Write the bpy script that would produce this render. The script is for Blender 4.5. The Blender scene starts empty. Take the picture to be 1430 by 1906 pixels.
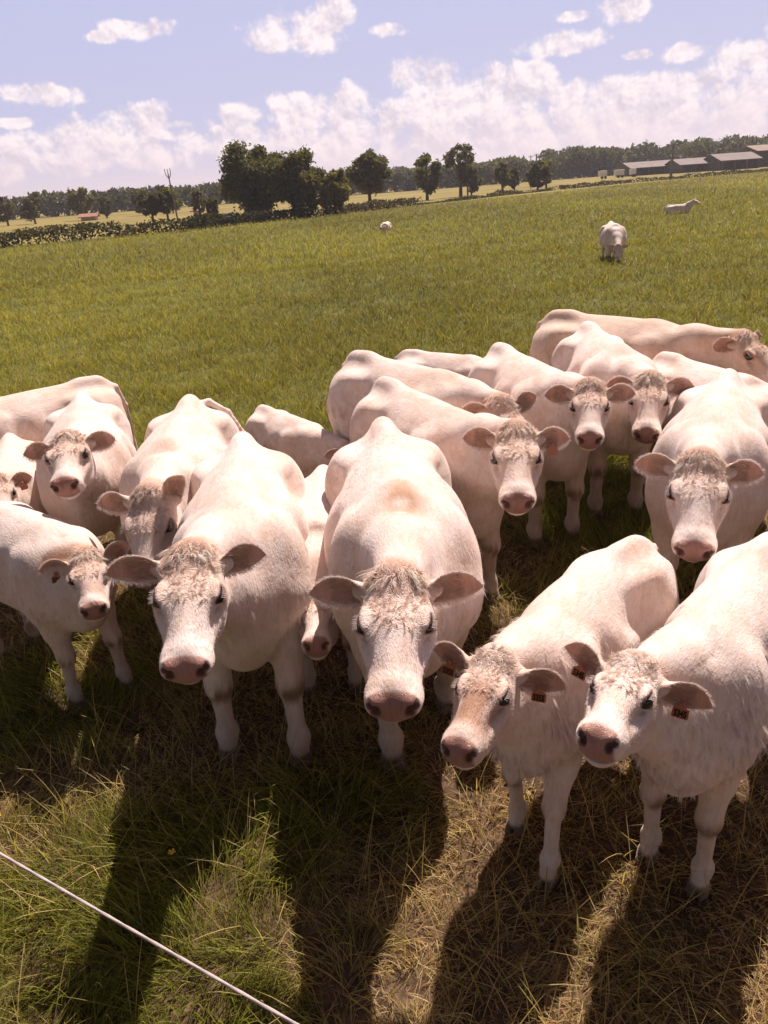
import bpy, bmesh, math, random, time
import numpy as np
from mathutils import Vector, Matrix
T0 = time.time()
scene = bpy.context.scene
# ------------------------------------------------------------------ camera
CAM_H = 2.7; PITCH = math.radians(23.664); ROLL = math.radians(4.0)
cam = bpy.data.cameras.new('camera'); cam_o = bpy.data.objects.new('camera', cam); scene.collection.objects.link(cam_o)
fw = Vector((0, math.cos(PITCH), -math.sin(PITCH))); up0 = Vector((0, math.sin(PITCH), math.cos(PITCH))); r0 = Vector((1, 0, 0))
cx = r0 * math.cos(ROLL) - up0 * math.sin(ROLL); cy = r0 * math.sin(ROLL) + up0 * math.cos(ROLL)
cam_o.matrix_world = Matrix(((cx.x, cy.x, -fw.x, 0), (cx.y, cy.y, -fw.y, 0), (cx.z, cy.z, -fw.z, CAM_H), (0, 0, 0, 1)))
cam.sensor_fit = 'VERTICAL'; cam.sensor_height = 24.0; cam.lens = 24.0 * 1400 / 1906; cam.clip_end = 6000; cam.clip_start = .05
scene.camera = cam_o
# ------------------------------------------------------------------ sun, sky, exposure
SUN_AZ = math.atan2(.40, .87); SUN_EL = math.radians(55)
sd = bpy.data.lights.new('sun', 'SUN'); sd.energy = 4.8; sd.angle = math.radians(.53); sd.color = (1, .87, .79)
so = bpy.data.objects.new('sun', sd); scene.collection.objects.link(so)
tosun = Vector((math.sin(SUN_AZ) * math.cos(SUN_EL), math.cos(SUN_AZ) * math.cos(SUN_EL), math.sin(SUN_EL)))
so.rotation_euler = (-tosun).to_track_quat('-Z', 'Y').to_euler(); so.location = (0, 0, 30)
world = bpy.data.worlds.new('World'); scene.world = world; world.use_nodes = True
def build_world():
    nt = world.node_tree; N = nt.nodes; L = nt.links; N.clear()
    out = N.new('ShaderNodeOutputWorld'); bg = N.new('ShaderNodeBackground'); L.new(bg.outputs[0], out.inputs[0])
    sky = N.new('ShaderNodeTexSky'); sky.sky_type = 'NISHITA'; sky.sun_disc = False; sky.sun_elevation = SUN_EL; sky.sun_rotation = SUN_AZ
    sky.air_density = 1.0; sky.dust_density = 1.2; sky.altitude = 200
    S = .042
    bg.inputs[1].default_value = S
    def math_(op, a, b=None, clamp=False):
        n = N.new('ShaderNodeMath'); n.operation = op; n.use_clamp = clamp
        for i, v in enumerate((a, b)):
            if v is None: continue
            if isinstance(v, (int, float)): n.inputs[i].default_value = v
            else: L.new(v, n.inputs[i])
        return n.outputs[0]
    tc = N.new('ShaderNodeTexCoord'); sp = N.new('ShaderNodeSeparateXYZ'); L.new(tc.outputs['Generated'], sp.inputs[0])
    az = math_('MULTIPLY', math_('ARCTAN2', sp.outputs[0], sp.outputs[1]), 57.2958)
    el = math_('MULTIPLY', math_('ARCSINE', sp.outputs[2]), 57.2958)
    cb = N.new('ShaderNodeCombineXYZ'); L.new(az, cb.inputs[0]); L.new(el, cb.inputs[1])
    ns = N.new('ShaderNodeTexNoise'); ns.noise_dimensions = '2D'; ns.inputs['Scale'].default_value = .42; ns.inputs['Detail'].default_value = 6; ns.inputs['Roughness'].default_value = .52; ns.inputs['Distortion'].default_value = .25; L.new(cb.outputs[0], ns.inputs['Vector'])
    up = N.new('ShaderNodeVectorMath'); up.operation = 'ADD'; up.inputs[1].default_value = (.35, .55, 0); L.new(cb.outputs[0], up.inputs[0])
    ns2 = N.new('ShaderNodeTexNoise'); ns2.noise_dimensions = '2D'; ns2.inputs['Scale'].default_value = .42; ns2.inputs['Distortion'].default_value = .25; ns2.inputs['Detail'].default_value = 4; ns2.inputs['Roughness'].default_value = .6; L.new(up.outputs[0], ns2.inputs['Vector'])
    def vor(src):
        v = N.new('ShaderNodeTexVoronoi'); v.feature = 'F1'; v.voronoi_dimensions = '2D'; v.normalize = True; v.inputs['Scale'].default_value = .62; v.inputs['Detail'].default_value = 2.6; v.inputs['Roughness'].default_value = .62; v.inputs['Lacunarity'].default_value = 2.2
        L.new(src, v.inputs['Vector']); return v.outputs['Distance']
    wv = N.new('ShaderNodeVectorMath'); wv.operation = 'MULTIPLY_ADD'; wv.inputs[1].default_value = (.9, .9, 0); L.new(ns.outputs['Color'], wv.inputs[0]); L.new(cb.outputs[0], wv.inputs[2])
    upw = N.new('ShaderNodeVectorMath'); upw.operation = 'ADD'; upw.inputs[1].default_value = (.10, .22, 0); L.new(wv.outputs[0], upw.inputs[0])
    va = vor(wv.outputs[0]); vb = vor(upw.outputs[0])
    field = None; low = None
    for (a, e, ra, re) in CLOUDS:
        s1 = N.new('ShaderNodeVectorMath'); s1.operation = 'SUBTRACT'; s1.inputs[1].default_value = (a, e, 0); L.new(cb.outputs[0], s1.inputs[0])
        s2 = N.new('ShaderNodeVectorMath'); s2.operation = 'MULTIPLY'; s2.inputs[1].default_value = (1 / ra, 1 / re, 0); L.new(s1.outputs[0], s2.inputs[0])
        s3 = N.new('ShaderNodeVectorMath'); s3.operation = 'LENGTH'; L.new(s2.outputs[0], s3.inputs[0])
        field = s3.outputs['Value'] if field is None else math_('MINIMUM', field, s3.outputs['Value'])
    f = math_('SUBTRACT', 1.0, field)
    f = math_('MINIMUM', math_('MAXIMUM', f, -.75), .42)
    f2 = math_('ADD', math_('ADD', f, math_('MULTIPLY', math_('SUBTRACT', ns.outputs['Fac'], .47), 1.5)), math_('MULTIPLY', math_('SUBTRACT', .38, va), 1.05))
    dens = N.new('ShaderNodeMapRange'); dens.interpolation_type = 'SMOOTHSTEP'; dens.inputs['From Min'].default_value = .02; dens.inputs['From Max'].default_value = .52; L.new(f2, dens.inputs[0])
    # sunlit tops, greyer undersides: thickness towards the sun
    dl = math_('ADD', math_('MULTIPLY', math_('SUBTRACT', ns.outputs['Fac'], ns2.outputs['Fac']), 1.3), math_('MULTIPLY', math_('SUBTRACT', vb, va), 1.0))
    thick = math_('MULTIPLY', math_('SUBTRACT', f2, .35), -.20)
    br = math_('ADD', math_('ADD', .91, dl), thick)
    brc = N.new('ShaderNodeClamp'); L.new(br, brc.inputs[0]); brc.inputs[1].default_value = .62; brc.inputs[2].default_value = 1.05
    cr = N.new('ShaderNodeValToRGB'); L.new(math_('SUBTRACT', math_('MULTIPLY', brc.outputs[0], 2.33), 1.44), cr.inputs[0])
    cr.color_ramp.elements[0].color = (.66, .585, .69, 1); cr.color_ramp.elements[1].color = (1.0, .88, .90, 1)
    clc = N.new('ShaderNodeVectorMath'); clc.operation = 'SCALE'; L.new(cr.outputs[0], clc.inputs[0]); clc.inputs['Scale'].default_value = CLOUD_V / S
    # sky tone: Nishita lifted with a lavender veil
    veil = N.new('ShaderNodeMix'); veil.data_type = 'RGBA'; veil.inputs['Factor'].default_value = .86
    skt = N.new('ShaderNodeMix'); skt.data_type = 'RGBA'; skt.blend_type = 'MULTIPLY'; skt.inputs['Factor'].default_value = 1; skt.inputs[7].default_value = (1.40, .95, .78, 1); L.new(sky.outputs[0], skt.inputs[6])
    L.new(skt.outputs[2], veil.inputs[6]); veil.inputs[7].default_value = (VEIL[0] / S, VEIL[1] / S, VEIL[2] / S, 1)
    mix = N.new('ShaderNodeMix'); mix.data_type = 'RGBA'; L.new(dens.outputs[0], mix.inputs['Factor']); L.new(veil.outputs[2], mix.inputs[6]); L.new(clc.outputs[0], mix.inputs[7])
    # pale haze towards the horizon
    hz = N.new('ShaderNodeMapRange'); hz.interpolation_type = 'SMOOTHSTEP'; hz.inputs['From Min'].default_value = 4.6; hz.inputs['From Max'].default_value = -1.2; hz.inputs['To Max'].default_value = .8; L.new(el, hz.inputs[0])
    mix2 = N.new('ShaderNodeMix'); mix2.data_type = 'RGBA'; L.new(hz.outputs[0], mix2.inputs['Factor']); L.new(mix.outputs[2], mix2.inputs[6])
    mix2.inputs[7].default_value = (HZ[0] / S, HZ[1] / S, HZ[2] / S, 1)
    # the sky overhead and behind is plain (it only lights the herd)
    ov = N.new('ShaderNodeMapRange'); ov.inputs['From Min'].default_value = 14; ov.inputs['From Max'].default_value = 34; L.new(math_('MAXIMUM', el, math_('MULTIPLY', math_('SUBTRACT', math_('ABSOLUTE', az), 35), .6)), ov.inputs[0])
    mix3 = N.new('ShaderNodeMix'); mix3.data_type = 'RGBA'; L.new(ov.outputs[0], mix3.inputs['Factor']); L.new(mix2.outputs[2], mix3.inputs[6]); L.new(skt.outputs[2], mix3.inputs[7])
    L.new(mix3.outputs[2], bg.inputs[0])
CLOUD_V = .68; VEIL = (.360, .378, .56); HZ = (.56, .455, .51)
CLOUDS = [(17.0,4.2,5.0,1.2), (8.5,4.6,5.0,1.2), (22.5,3.2,5.0,1.8), (-17.0,3.4,5.0,1.4), (-1.5,4.0,5.0,1.4), (-3.2,9.2,3.46,1.21), (-5.3,8.7,1.72,0.58), (-1.4,9.8,2.07,1.28), (-13.6,9.6,2.27,0.61), (-15.6,9.3,1.11,0.39), (-19.9,6.3,2.64,0.69), (-21.7,4.8,1.23,0.35), (-14.4,4.6,2.18,1.17), (-12.0,3.9,1.90,0.75), (-18.1,3.6,2.92,1.17), (-22.5,2.7,1.54,1.36), (-19.4,2.4,3.55,1.09), (-13.6,2.5,2.41,0.96), (-4.2,5.1,1.78,1.19), (-0.8,4.6,2.89,1.52), (2.0,3.7,2.18,1.54), (-7.6,4.6,1.59,0.88), (-8.2,3.2,4.27,1.22), (-2.4,2.7,6.21,1.64), (5.6,2.7,2.91,1.30), (3.8,6.3,1.95,1.10), (6.1,5.8,3.90,1.04), (10.7,5.8,3.12,0.85), (7.5,4.2,5.36,1.58), (12.1,3.8,4.89,1.73), (15.5,3.9,3.05,1.39), (13.4,7.3,2.52,0.82), (14.3,8.7,1.32,0.39), (17.2,8.9,1.76,0.83), (20.9,6.1,1.72,0.57), (18.2,6.2,0.97,0.35), (24.8,5.6,2.38,0.95), (20.1,3.6,3.88,1.21), (22.9,4.4,2.17,0.88), (20.2,2.2,7.18,1.70), (12.1,2.1,9.20,1.78), (2.7,8.9,1.39,0.46), (26.9,7.0,1.70,0.80), (-23.4,8.7,1.73,0.67)]
build_world()
vs = scene.view_settings; vs.view_transform = 'Standard'; vs.look = 'None'; vs.exposure = .68; vs.gamma = 1; vs.use_curve_mapping = False
scene.display_settings.display_device = 'sRGB'
scene.cycles.max_bounces = 6; scene.cycles.diffuse_bounces = 3; scene.cycles.transmission_bounces = 3; scene.cycles.transparent_max_bounces = 4
# ------------------------------------------------------------------ mesh helpers
COL = bpy.context.scene.collection
def new_mesh_obj(name, verts, faces_q=None, faces_t=None, mat=None, parent=None, colors=None, smooth=True, masks=None, loc=None):
    """verts (n,3); faces_q (m,4); faces_t (k,3); colors (n,3) per vertex -> attribute 'tint'; masks (n,3) -> attribute 'zone'"""
    me = bpy.data.meshes.new(name)
    verts = np.asarray(verts, dtype=np.float32)
    nq = 0 if faces_q is None else len(faces_q); nt = 0 if faces_t is None else len(faces_t)
    me.vertices.add(len(verts)); me.vertices.foreach_set('co', verts.ravel())
    loops = []
    if nq: loops.append(np.asarray(faces_q, dtype=np.int32).ravel())
    if nt: loops.append(np.asarray(faces_t, dtype=np.int32).ravel())
    loops = np.concatenate(loops)
    me.loops.add(len(loops)); me.loops.foreach_set('vertex_index', loops)
    me.polygons.add(nq + nt)
    starts = np.concatenate([np.arange(nq, dtype=np.int32) * 4, nq * 4 + np.arange(nt, dtype=np.int32) * 3])
    me.polygons.foreach_set('loop_start', starts)
    me.polygons.foreach_set('use_smooth', np.full(nq + nt, smooth, dtype=bool))
    for nm, arr in (('tint', colors), ('zone', masks)):
        if arr is not None:
            at = me.color_attributes.new(nm, 'FLOAT_COLOR', 'POINT')
            c = np.ones((len(verts), 4), dtype=np.float32); c[:, :3] = arr
            at.data.foreach_set('color', c.ravel())
    me.update(calc_edges=True); me.validate()
    if mat: me.materials.append(mat)
    o = bpy.data.objects.new(name, me); COL.objects.link(o)
    if parent: o.parent = parent
    if loc is not None: o.location = loc
    return o
def tag(o, label=None, cat=None, group=None, kind=None):
    if label: o['label'] = label
    if cat: o['category'] = cat
    if group: o['group'] = group
    if kind: o['kind'] = kind
    return o
def empty(name, loc, rz=0.0):
    o = bpy.data.objects.new(name, None); COL.objects.link(o)
    o.location = loc; o.rotation_euler = (0, 0, rz); o.empty_display_size = 0.2
    return o
def unit(v):
    v = np.asarray(v, dtype=float); return v / max(1e-9, np.linalg.norm(v))
def noise3(P, seed=0):
    """cheap smooth value noise, P (n,3) -> (n,) in 0..1"""
    P = np.asarray(P, dtype=np.float64); i = np.floor(P).astype(np.int64); f = P - i; f = f * f * (3 - 2 * f)
    def h(a, b, c):
        n = (a * 374761393 + b * 668265263 + c * 2147483647 + seed * 1274126177) & 0xffffffff
        n = ((n ^ (n >> 13)) * 1274126177) & 0xffffffff
        n = ((n ^ (n >> 16)) * 2246822519) & 0xffffffff
        return ((n ^ (n >> 15)) & 0xffffff) / float(0xffffff)
    r = 0
    for dx in (0, 1):
        for dy in (0, 1):
            for dz in (0, 1):
                w = (f[:, 0] if dx else 1 - f[:, 0]) * (f[:, 1] if dy else 1 - f[:, 1]) * (f[:, 2] if dz else 1 - f[:, 2])
                r = r + w * h(i[:, 0] + dx, i[:, 1] + dy, i[:, 2] + dz)
    return r
def fbm3(P, seed=0, octs=3):
    s = 0; a = .5; t = 0
    for k in range(octs):
        s = s + a * noise3(P * (2 ** k), seed + k * 17); t += a; a *= .5
    return s / t
def sstep(a, b, x):
    t = np.clip((x - a) / (b - a), 0, 1); return t * t * (3 - 2 * t)

def ribbons(base, dirs, lens, widths, bend, side, nseg=3, colors=None, tipc=None, wave=None):
    """tapered curved ribbons. base (n,3), dirs (n,3) unit, bend (n,3) added quadratically, side (n,3) width direction."""
    n = len(base); rows = []
    for k in range(nseg):
        t = k / nseg
        w = widths * (1 - t) ** .6 * (0.75 if k == 0 else 1.0)
        c = base + dirs * (lens * t)[:, None] + bend * (lens * t * t)[:, None]
        if wave is not None: c = c + side * (np.sin(t * 9 + wave) * lens * .20 * t)[:, None]
        rows.append(c - side * w[:, None] * .5); rows.append(c + side * w[:, None] * .5)
    tip = base + dirs * lens[:, None] + bend * lens[:, None]
    V = np.stack(rows + [tip], axis=1).reshape(-1, 3)
    m = 2 * nseg + 1; o = (np.arange(n) * m)[:, None]
    q = []
    for k in range(nseg - 1):
        q.append(o + np.array([[2 * k, 2 * k + 1, 2 * k + 3, 2 * k + 2]]))
    Q = np.concatenate(q) if q else None
    T = o + np.array([[2 * nseg - 2, 2 * nseg - 1, 2 * nseg]])
    C = None
    if colors is not None:
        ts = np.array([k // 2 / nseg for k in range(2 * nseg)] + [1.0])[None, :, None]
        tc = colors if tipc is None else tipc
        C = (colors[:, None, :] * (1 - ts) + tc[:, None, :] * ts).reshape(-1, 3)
    return V, Q, T, C

# ------------------------------------------------------------------ implicit surfaces
def smin(a, b, k):
    h = np.maximum(k - np.abs(a - b), 0) / k
    return np.minimum(a, b) - h * h * k * .25
def surface_nets(D, ax):
    gx, gy, gz = ax
    ins = D < 0
    nx, ny, nz = D.shape
    s = np.zeros((nx - 1, ny - 1, nz - 1), dtype=np.int8)
    for a in (0, 1):
        for b in (0, 1):
            for c in (0, 1):
                s += ins[a:nx - 1 + a, b:ny - 1 + b, c:nz - 1 + c]
    act = (s > 0) & (s < 8)
    I, J, K = np.nonzero(act)
    idx = np.full(act.shape, -1, dtype=np.int32); idx[I, J, K] = np.arange(len(I))
    P = np.zeros((len(I), 3)); cnt = np.zeros(len(I))
    G = (gx, gy, gz)
    cor = [(a, b, c) for a in (0, 1) for b in (0, 1) for c in (0, 1)]
    for p in cor:
        for axn in range(3):
            if p[axn]: continue
            q = list(p); q[axn] = 1
            d0 = D[I + p[0], J + p[1], K + p[2]]; d1 = D[I + q[0], J + q[1], K + q[2]]
            m = (d0 < 0) != (d1 < 0)
            t = np.where(m, d0 / np.where(m, d0 - d1, 1), 0)
            A = np.stack([gx[I + p[0]], gy[J + p[1]], gz[K + p[2]]], 1); B = np.stack([gx[I + q[0]], gy[J + q[1]], gz[K + q[2]]], 1)
            P += np.where(m[:, None], A + (B - A) * t[:, None], 0); cnt += m
    P /= cnt[:, None]
    quads = []
    # edges along x
    def emit(sl0, sl1, offs, flip_axis):
        pass
    e = ins[:-1, 1:-1, 1:-1] != ins[1:, 1:-1, 1:-1]; a, b, c = np.nonzero(e)
    f = ins[a, b + 1, c + 1]
    q = np.stack([idx[a, b, c], idx[a, b + 1, c], idx[a, b + 1, c + 1], idx[a, b, c + 1]], 1); q[~f] = q[~f][:, ::-1]; quads.append(q)
    e = ins[1:-1, :-1, 1:-1] != ins[1:-1, 1:, 1:-1]; a, b, c = np.nonzero(e)
    f = ins[a + 1, b, c + 1]
    q = np.stack([idx[a, b, c], idx[a, b, c + 1], idx[a + 1, b, c + 1], idx[a + 1, b, c]], 1); q[~f] = q[~f][:, ::-1]; quads.append(q)
    e = ins[1:-1, 1:-1, :-1] != ins[1:-1, 1:-1, 1:]; a, b, c = np.nonzero(e)
    f = ins[a + 1, b + 1, c]
    q = np.stack([idx[a, b, c], idx[a + 1, b, c], idx[a + 1, b + 1, c], idx[a, b + 1, c]], 1); q[~f] = q[~f][:, ::-1]; quads.append(q)
    return P, np.concatenate(quads)
def vnormals(P, Q):
    n = np.cross(P[Q[:, 2]] - P[Q[:, 0]], P[Q[:, 3]] - P[Q[:, 1]])
    N = np.zeros_like(P)
    for k in range(4): np.add.at(N, Q[:, k], n)
    return N / np.maximum(np.linalg.norm(N, axis=1), 1e-12)[:, None]

class Field:
    """signed-distance field sampled on a grid that is finer round the head"""
    def __init__(self, ax, bend=0.0, x0=0.3):
        self.ax = ax; self.D = np.ones([len(a) for a in ax], dtype=np.float32); self.bend = bend; self.x0 = x0
    def _sub(self, lo, hi, warp):
        lo = np.array(lo); hi = np.array(hi)
        if warp and self.bend:
            xs = np.clip(self.x0 - np.array([lo[0], hi[0]]), 0, None); sh = self.bend * xs ** 2
            lo = lo.copy(); hi = hi.copy(); lo[1] += sh.min(); hi[1] += sh.max()
        sl = []
        for a, l, h in zip(self.ax, lo, hi):
            i0 = np.searchsorted(a, l); i1 = np.searchsorted(a, h)
            if i1 <= i0: return None
            sl.append(slice(i0, i1))
        X = self.ax[0][sl[0]][:, None, None]; Y = self.ax[1][sl[1]][None, :, None]; Z = self.ax[2][sl[2]][None, None, :]
        if warp and self.bend: Y = Y - self.bend * np.clip(self.x0 - X, 0, None) ** 2
        return tuple(sl), X, Y, Z
    def _mix(self, sl, d, k, op):
        c = self.D[sl]
        if op == 'add': self.D[sl] = smin(c, d.astype(np.float32), k)
        else: self.D[sl] = -smin(-c, d.astype(np.float32), k)
    def ell(self, c, r, R=None, k=.05, op='add', warp=True):
        c = np.asarray(c, float); r = np.asarray(r, float)
        ext = r if R is None else np.sqrt(((R * r[None, :]) ** 2).sum(1))
        s = self._sub(c - ext - .12, c + ext + .12, warp)
        if s is None: return
        sl, X, Y, Z = s; X = X - c[0]; Y = Y - c[1]; Z = Z - c[2]
        if R is not None:
            X, Y, Z = (R[0, 0] * X + R[1, 0] * Y + R[2, 0] * Z, R[0, 1] * X + R[1, 1] * Y + R[2, 1] * Z, R[0, 2] * X + R[1, 2] * Y + R[2, 2] * Z)
        k0 = np.sqrt((X / r[0]) ** 2 + (Y / r[1]) ** 2 + (Z / r[2]) ** 2)
        k1 = np.sqrt((X / r[0] ** 2) ** 2 + (Y / r[1] ** 2) ** 2 + (Z / r[2] ** 2) ** 2)
        self._mix(sl, k0 * (k0 - 1) / np.maximum(k1, 1e-6), k, op)
    def cone(self, a, b, ra, rb, k=.05, op='add', warp=True, flat=None, ff=1.0):
        a = np.asarray(a, float); b = np.asarray(b, float); R = max(ra, rb) + .12
        if warp == 'pt': pass
        s = self._sub(np.minimum(a, b) - R, np.maximum(a, b) + R, warp is True)
        if s is None: return
        sl, X, Y, Z = s; X = X - a[0]; Y = Y - a[1]; Z = Z - a[2]; ba = b - a; L2 = max(1e-9, ba @ ba)
        t = np.clip((X * ba[0] + Y * ba[1] + Z * ba[2]) / L2, 0, 1)
        dx = X - t * ba[0]; dy = Y - t * ba[1]; dz = Z - t * ba[2]
        q = dx * dx + dy * dy + dz * dz
        if flat is not None:
            m = dx * flat[0] + dy * flat[1] + dz * flat[2]; q = q + m * m * (ff * ff - 1)
        self._mix(sl, np.sqrt(q) - (ra + (rb - ra) * t), k, op)
# ------------------------------------------------------------------ cattle
def make_coat(name, seedv):
    m = bpy.data.materials.new(name); m.use_nodes = True; nt = m.node_tree; N = nt.nodes; L = nt.links
    b = N['Principled BSDF']; b.inputs['Roughness'].default_value = .62
    b.inputs['Specular IOR Level'].default_value = .28
    try:
        b.inputs['Sheen Weight'].default_value = .25; b.inputs['Sheen Roughness'].default_value = .5
        b.inputs['Sheen Tint'].default_value = (1, .9, .82, 1)
    except KeyError: pass
    tc = N.new('ShaderNodeTexCoord')
    at = N.new('ShaderNodeAttribute'); at.attribute_name = 'tint'
    zn = N.new('ShaderNodeAttribute'); zn.attribute_name = 'zone'
    sep = N.new('ShaderNodeSeparateColor'); L.new(zn.outputs['Color'], sep.inputs[0])
    # short fur: stretched fine noise
    mp = N.new('ShaderNodeMapping'); mp.inputs['Scale'].default_value = (60, 160, 38); L.new(tc.outputs['Object'], mp.inputs[0])
    n1 = N.new('ShaderNodeTexNoise'); n1.inputs['Scale'].default_value = 1.0; n1.inputs['Detail'].default_value = 3; n1.inputs['Distortion'].default_value = .6
    L.new(mp.outputs[0], n1.inputs['Vector'])
    # curls: distorted waves, used where zone.r is high
    w = N.new('ShaderNodeTexWave'); w.wave_type = 'RINGS'; w.inputs['Scale'].default_value = 22; w.inputs['Distortion'].default_value = 16
    w.inputs['Detail'].default_value = 2; w.inputs['Detail Scale'].default_value = 2.4; L.new(tc.outputs['Object'], w.inputs['Vector'])
    # big soft unevenness of the hide
    n2 = N.new('ShaderNodeTexNoise'); n2.inputs['Scale'].default_value = 7; n2.inputs['Detail'].default_value = 4; L.new(tc.outputs['Object'], n2.inputs['Vector'])
    mx = N.new('ShaderNodeMix'); mx.data_type = 'FLOAT'
    L.new(sep.outputs[0], mx.inputs['Factor']); L.new(n1.outputs['Fac'], mx.inputs[2]); L.new(w.outputs['Fac'], mx.inputs[3])
    # muzzle skin: fine cells instead of fur
    mulz = N.new('ShaderNodeMath'); mulz.operation = 'MULTIPLY'; mulz.inputs[1].default_value = .45; L.new(sep.outputs[1], mulz.inputs[0]); vo = N.new('ShaderNodeTexVoronoi'); vo.inputs['Scale'].default_value = 330; L.new(tc.outputs['Object'], vo.inputs['Vector'])
    mx2 = N.new('ShaderNodeMix'); mx2.data_type = 'FLOAT'; L.new(mulz.outputs[0], mx2.inputs['Factor']); L.new(mx.outputs[0], mx2.inputs[2]); L.new(vo.outputs['Distance'], mx2.inputs[3])
    b1 = N.new('ShaderNodeBump'); b1.inputs['Distance'].default_value = .006; b1.inputs['Strength'].default_value = .55; L.new(mx2.outputs[0], b1.inputs['Height'])
    mp2 = N.new('ShaderNodeMapping'); mp2.inputs['Scale'].default_value = (10, 34, 9); mp2.inputs['Rotation'].default_value = (0, .35, 0); L.new(tc.outputs['Object'], mp2.inputs[0])
    n4 = N.new('ShaderNodeTexNoise'); n4.inputs['Scale'].default_value = 1.0; n4.inputs['Detail'].default_value = 5; n4.inputs['Distortion'].default_value = 1.2; n4.inputs['Roughness'].default_value = .6; L.new(mp2.outputs[0], n4.inputs['Vector'])
    b3 = N.new('ShaderNodeBump'); b3.inputs['Distance'].default_value = .016; L.new(n4.outputs['Fac'], b3.inputs['Height']); L.new(b1.outputs[0], b3.inputs['Normal'])
    st3 = N.new('ShaderNodeMath'); st3.operation = 'MULTIPLY'; st3.inputs[1].default_value = .38; L.new(sep.outputs[2], st3.inputs[0]); L.new(st3.outputs[0], b3.inputs['Strength'])
    b2 = N.new('ShaderNodeBump'); b2.inputs['Distance'].default_value = .02; b2.inputs['Strength'].default_value = .22
    L.new(n2.outputs['Fac'], b2.inputs['Height']); L.new(b3.outputs[0], b2.inputs['Normal']); L.new(b2.outputs[0], b.inputs['Normal'])
    # colour: vertex tint modulated by hair-scale and blotch noise
    r1 = N.new('ShaderNodeMapRange'); r1.inputs['To Min'].default_value = .82; r1.inputs['To Max'].default_value = 1.08; L.new(n1.outputs['Fac'], r1.inputs[0])
    n3 = N.new('ShaderNodeTexNoise'); n3.inputs['Scale'].default_value = 3.2 + seedv; n3.inputs['Detail'].default_value = 6; n3.inputs['Roughness'].default_value = .65
    L.new(tc.outputs['Object'], n3.inputs['Vector'])
    cr = N.new('ShaderNodeValToRGB'); cr.color_ramp.elements[0].position = .32; cr.color_ramp.elements[0].color = (.84, .71, .60, 1)
    cr.color_ramp.elements[1].position = .6; cr.color_ramp.elements[1].color = (1, 1, 1, 1); L.new(n3.outputs['Fac'], cr.inputs[0])
    v1 = N.new('ShaderNodeMix'); v1.data_type = 'RGBA'; v1.blend_type = 'MULTIPLY'; v1.inputs['Factor'].default_value = .8
    L.new(at.outputs['Color'], v1.inputs[6]); L.new(cr.outputs[0], v1.inputs[7])
    v2 = N.new('ShaderNodeVectorMath'); v2.operation = 'SCALE'; L.new(v1.outputs[2], v2.inputs[0]); L.new(r1.outputs[0], v2.inputs['Scale'])
    cr4 = N.new('ShaderNodeValToRGB'); cr4.color_ramp.elements[0].position = .36; cr4.color_ramp.elements[0].color = (.80, .68, .56, 1); cr4.color_ramp.elements[1].position = .56; cr4.color_ramp.elements[1].color = (1, 1, 1, 1); L.new(n4.outputs['Fac'], cr4.inputs[0])
    v3 = N.new('ShaderNodeMix'); v3.data_type = 'RGBA'; v3.blend_type = 'MULTIPLY'; v3.inputs['Factor'].default_value = .45; L.new(v2.outputs[0], v3.inputs[6]); L.new(cr4.outputs[0], v3.inputs[7])
    L.new(v3.outputs[2], b.inputs['Base Color'])
    rr = N.new('ShaderNodeMapRange'); rr.inputs['To Min'].default_value = .7; rr.inputs['To Max'].default_value = .24; L.new(sep.outputs[1], rr.inputs[0]); L.new(rr.outputs[0], b.inputs['Roughness'])
    return m
def make_hair_mat():
    m = bpy.data.materials.new('cow_hair'); m.use_nodes = True; nt = m.node_tree
    b = nt.nodes['Principled BSDF']; b.inputs['Roughness'].default_value = .6; b.inputs['Specular IOR Level'].default_value = .3
    at = nt.nodes.new('ShaderNodeAttribute'); at.attribute_name = 'tint'
    nt.links.new(at.outputs['Color'], b.inputs['Base Color'])
    tr = nt.nodes.new('ShaderNodeBsdfTranslucent'); nt.links.new(at.outputs['Color'], tr.inputs[0])
    mx = nt.nodes.new('ShaderNodeMixShader'); mx.inputs[0].default_value = .3
    nt.links.new(b.outputs[0], mx.inputs[1]); nt.links.new(tr.outputs[0], mx.inputs[2]); nt.links.new(mx.outputs[0], nt.nodes['Material Output'].inputs[0])
    return m
def simple_mat(name, col, rough=.6, spec=.5, metal=0.0, noise=None):
    m = bpy.data.materials.new(name); m.use_nodes = True; nt = m.node_tree
    b = nt.nodes['Principled BSDF']; b.inputs['Base Color'].default_value = (*col, 1); b.inputs['Roughness'].default_value = rough
    b.inputs['Specular IOR Level'].default_value = spec; b.inputs['Metallic'].default_value = metal
    if noise:
        tc = nt.nodes.new('ShaderNodeTexCoord'); n = nt.nodes.new('ShaderNodeTexNoise'); n.inputs['Scale'].default_value = noise[0]; n.inputs['Detail'].default_value = 6
        nt.links.new(tc.outputs['Object'], n.inputs['Vector'])
        cr = nt.nodes.new('ShaderNodeValToRGB'); k = noise[1]
        cr.color_ramp.elements[0].position = .3; cr.color_ramp.elements[0].color = (*[c * (1 - k) for c in col], 1)
        cr.color_ramp.elements[1].position = .7; cr.color_ramp.elements[1].color = (*[min(1, c * (1 + k)) for c in col], 1)
        nt.links.new(n.outputs['Fac'], cr.inputs[0]); nt.links.new(cr.outputs[0], b.inputs['Base Color'])
    return m
COATS = [make_coat('cow_coat_%s' % w, i * .9) for i, w in enumerate(('smooth', 'mottled', 'patchy'))]
HAIR = make_hair_mat()
EYE = simple_mat('eye_dark', (.012, .007, .005), .06, .6)
TAGM = simple_mat('ear_tag_plastic', (.40, .15, .09), .45, .4, noise=(30, .12))
INK = simple_mat('ear_tag_ink', (.012, .008, .008), .5, .3)

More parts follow.
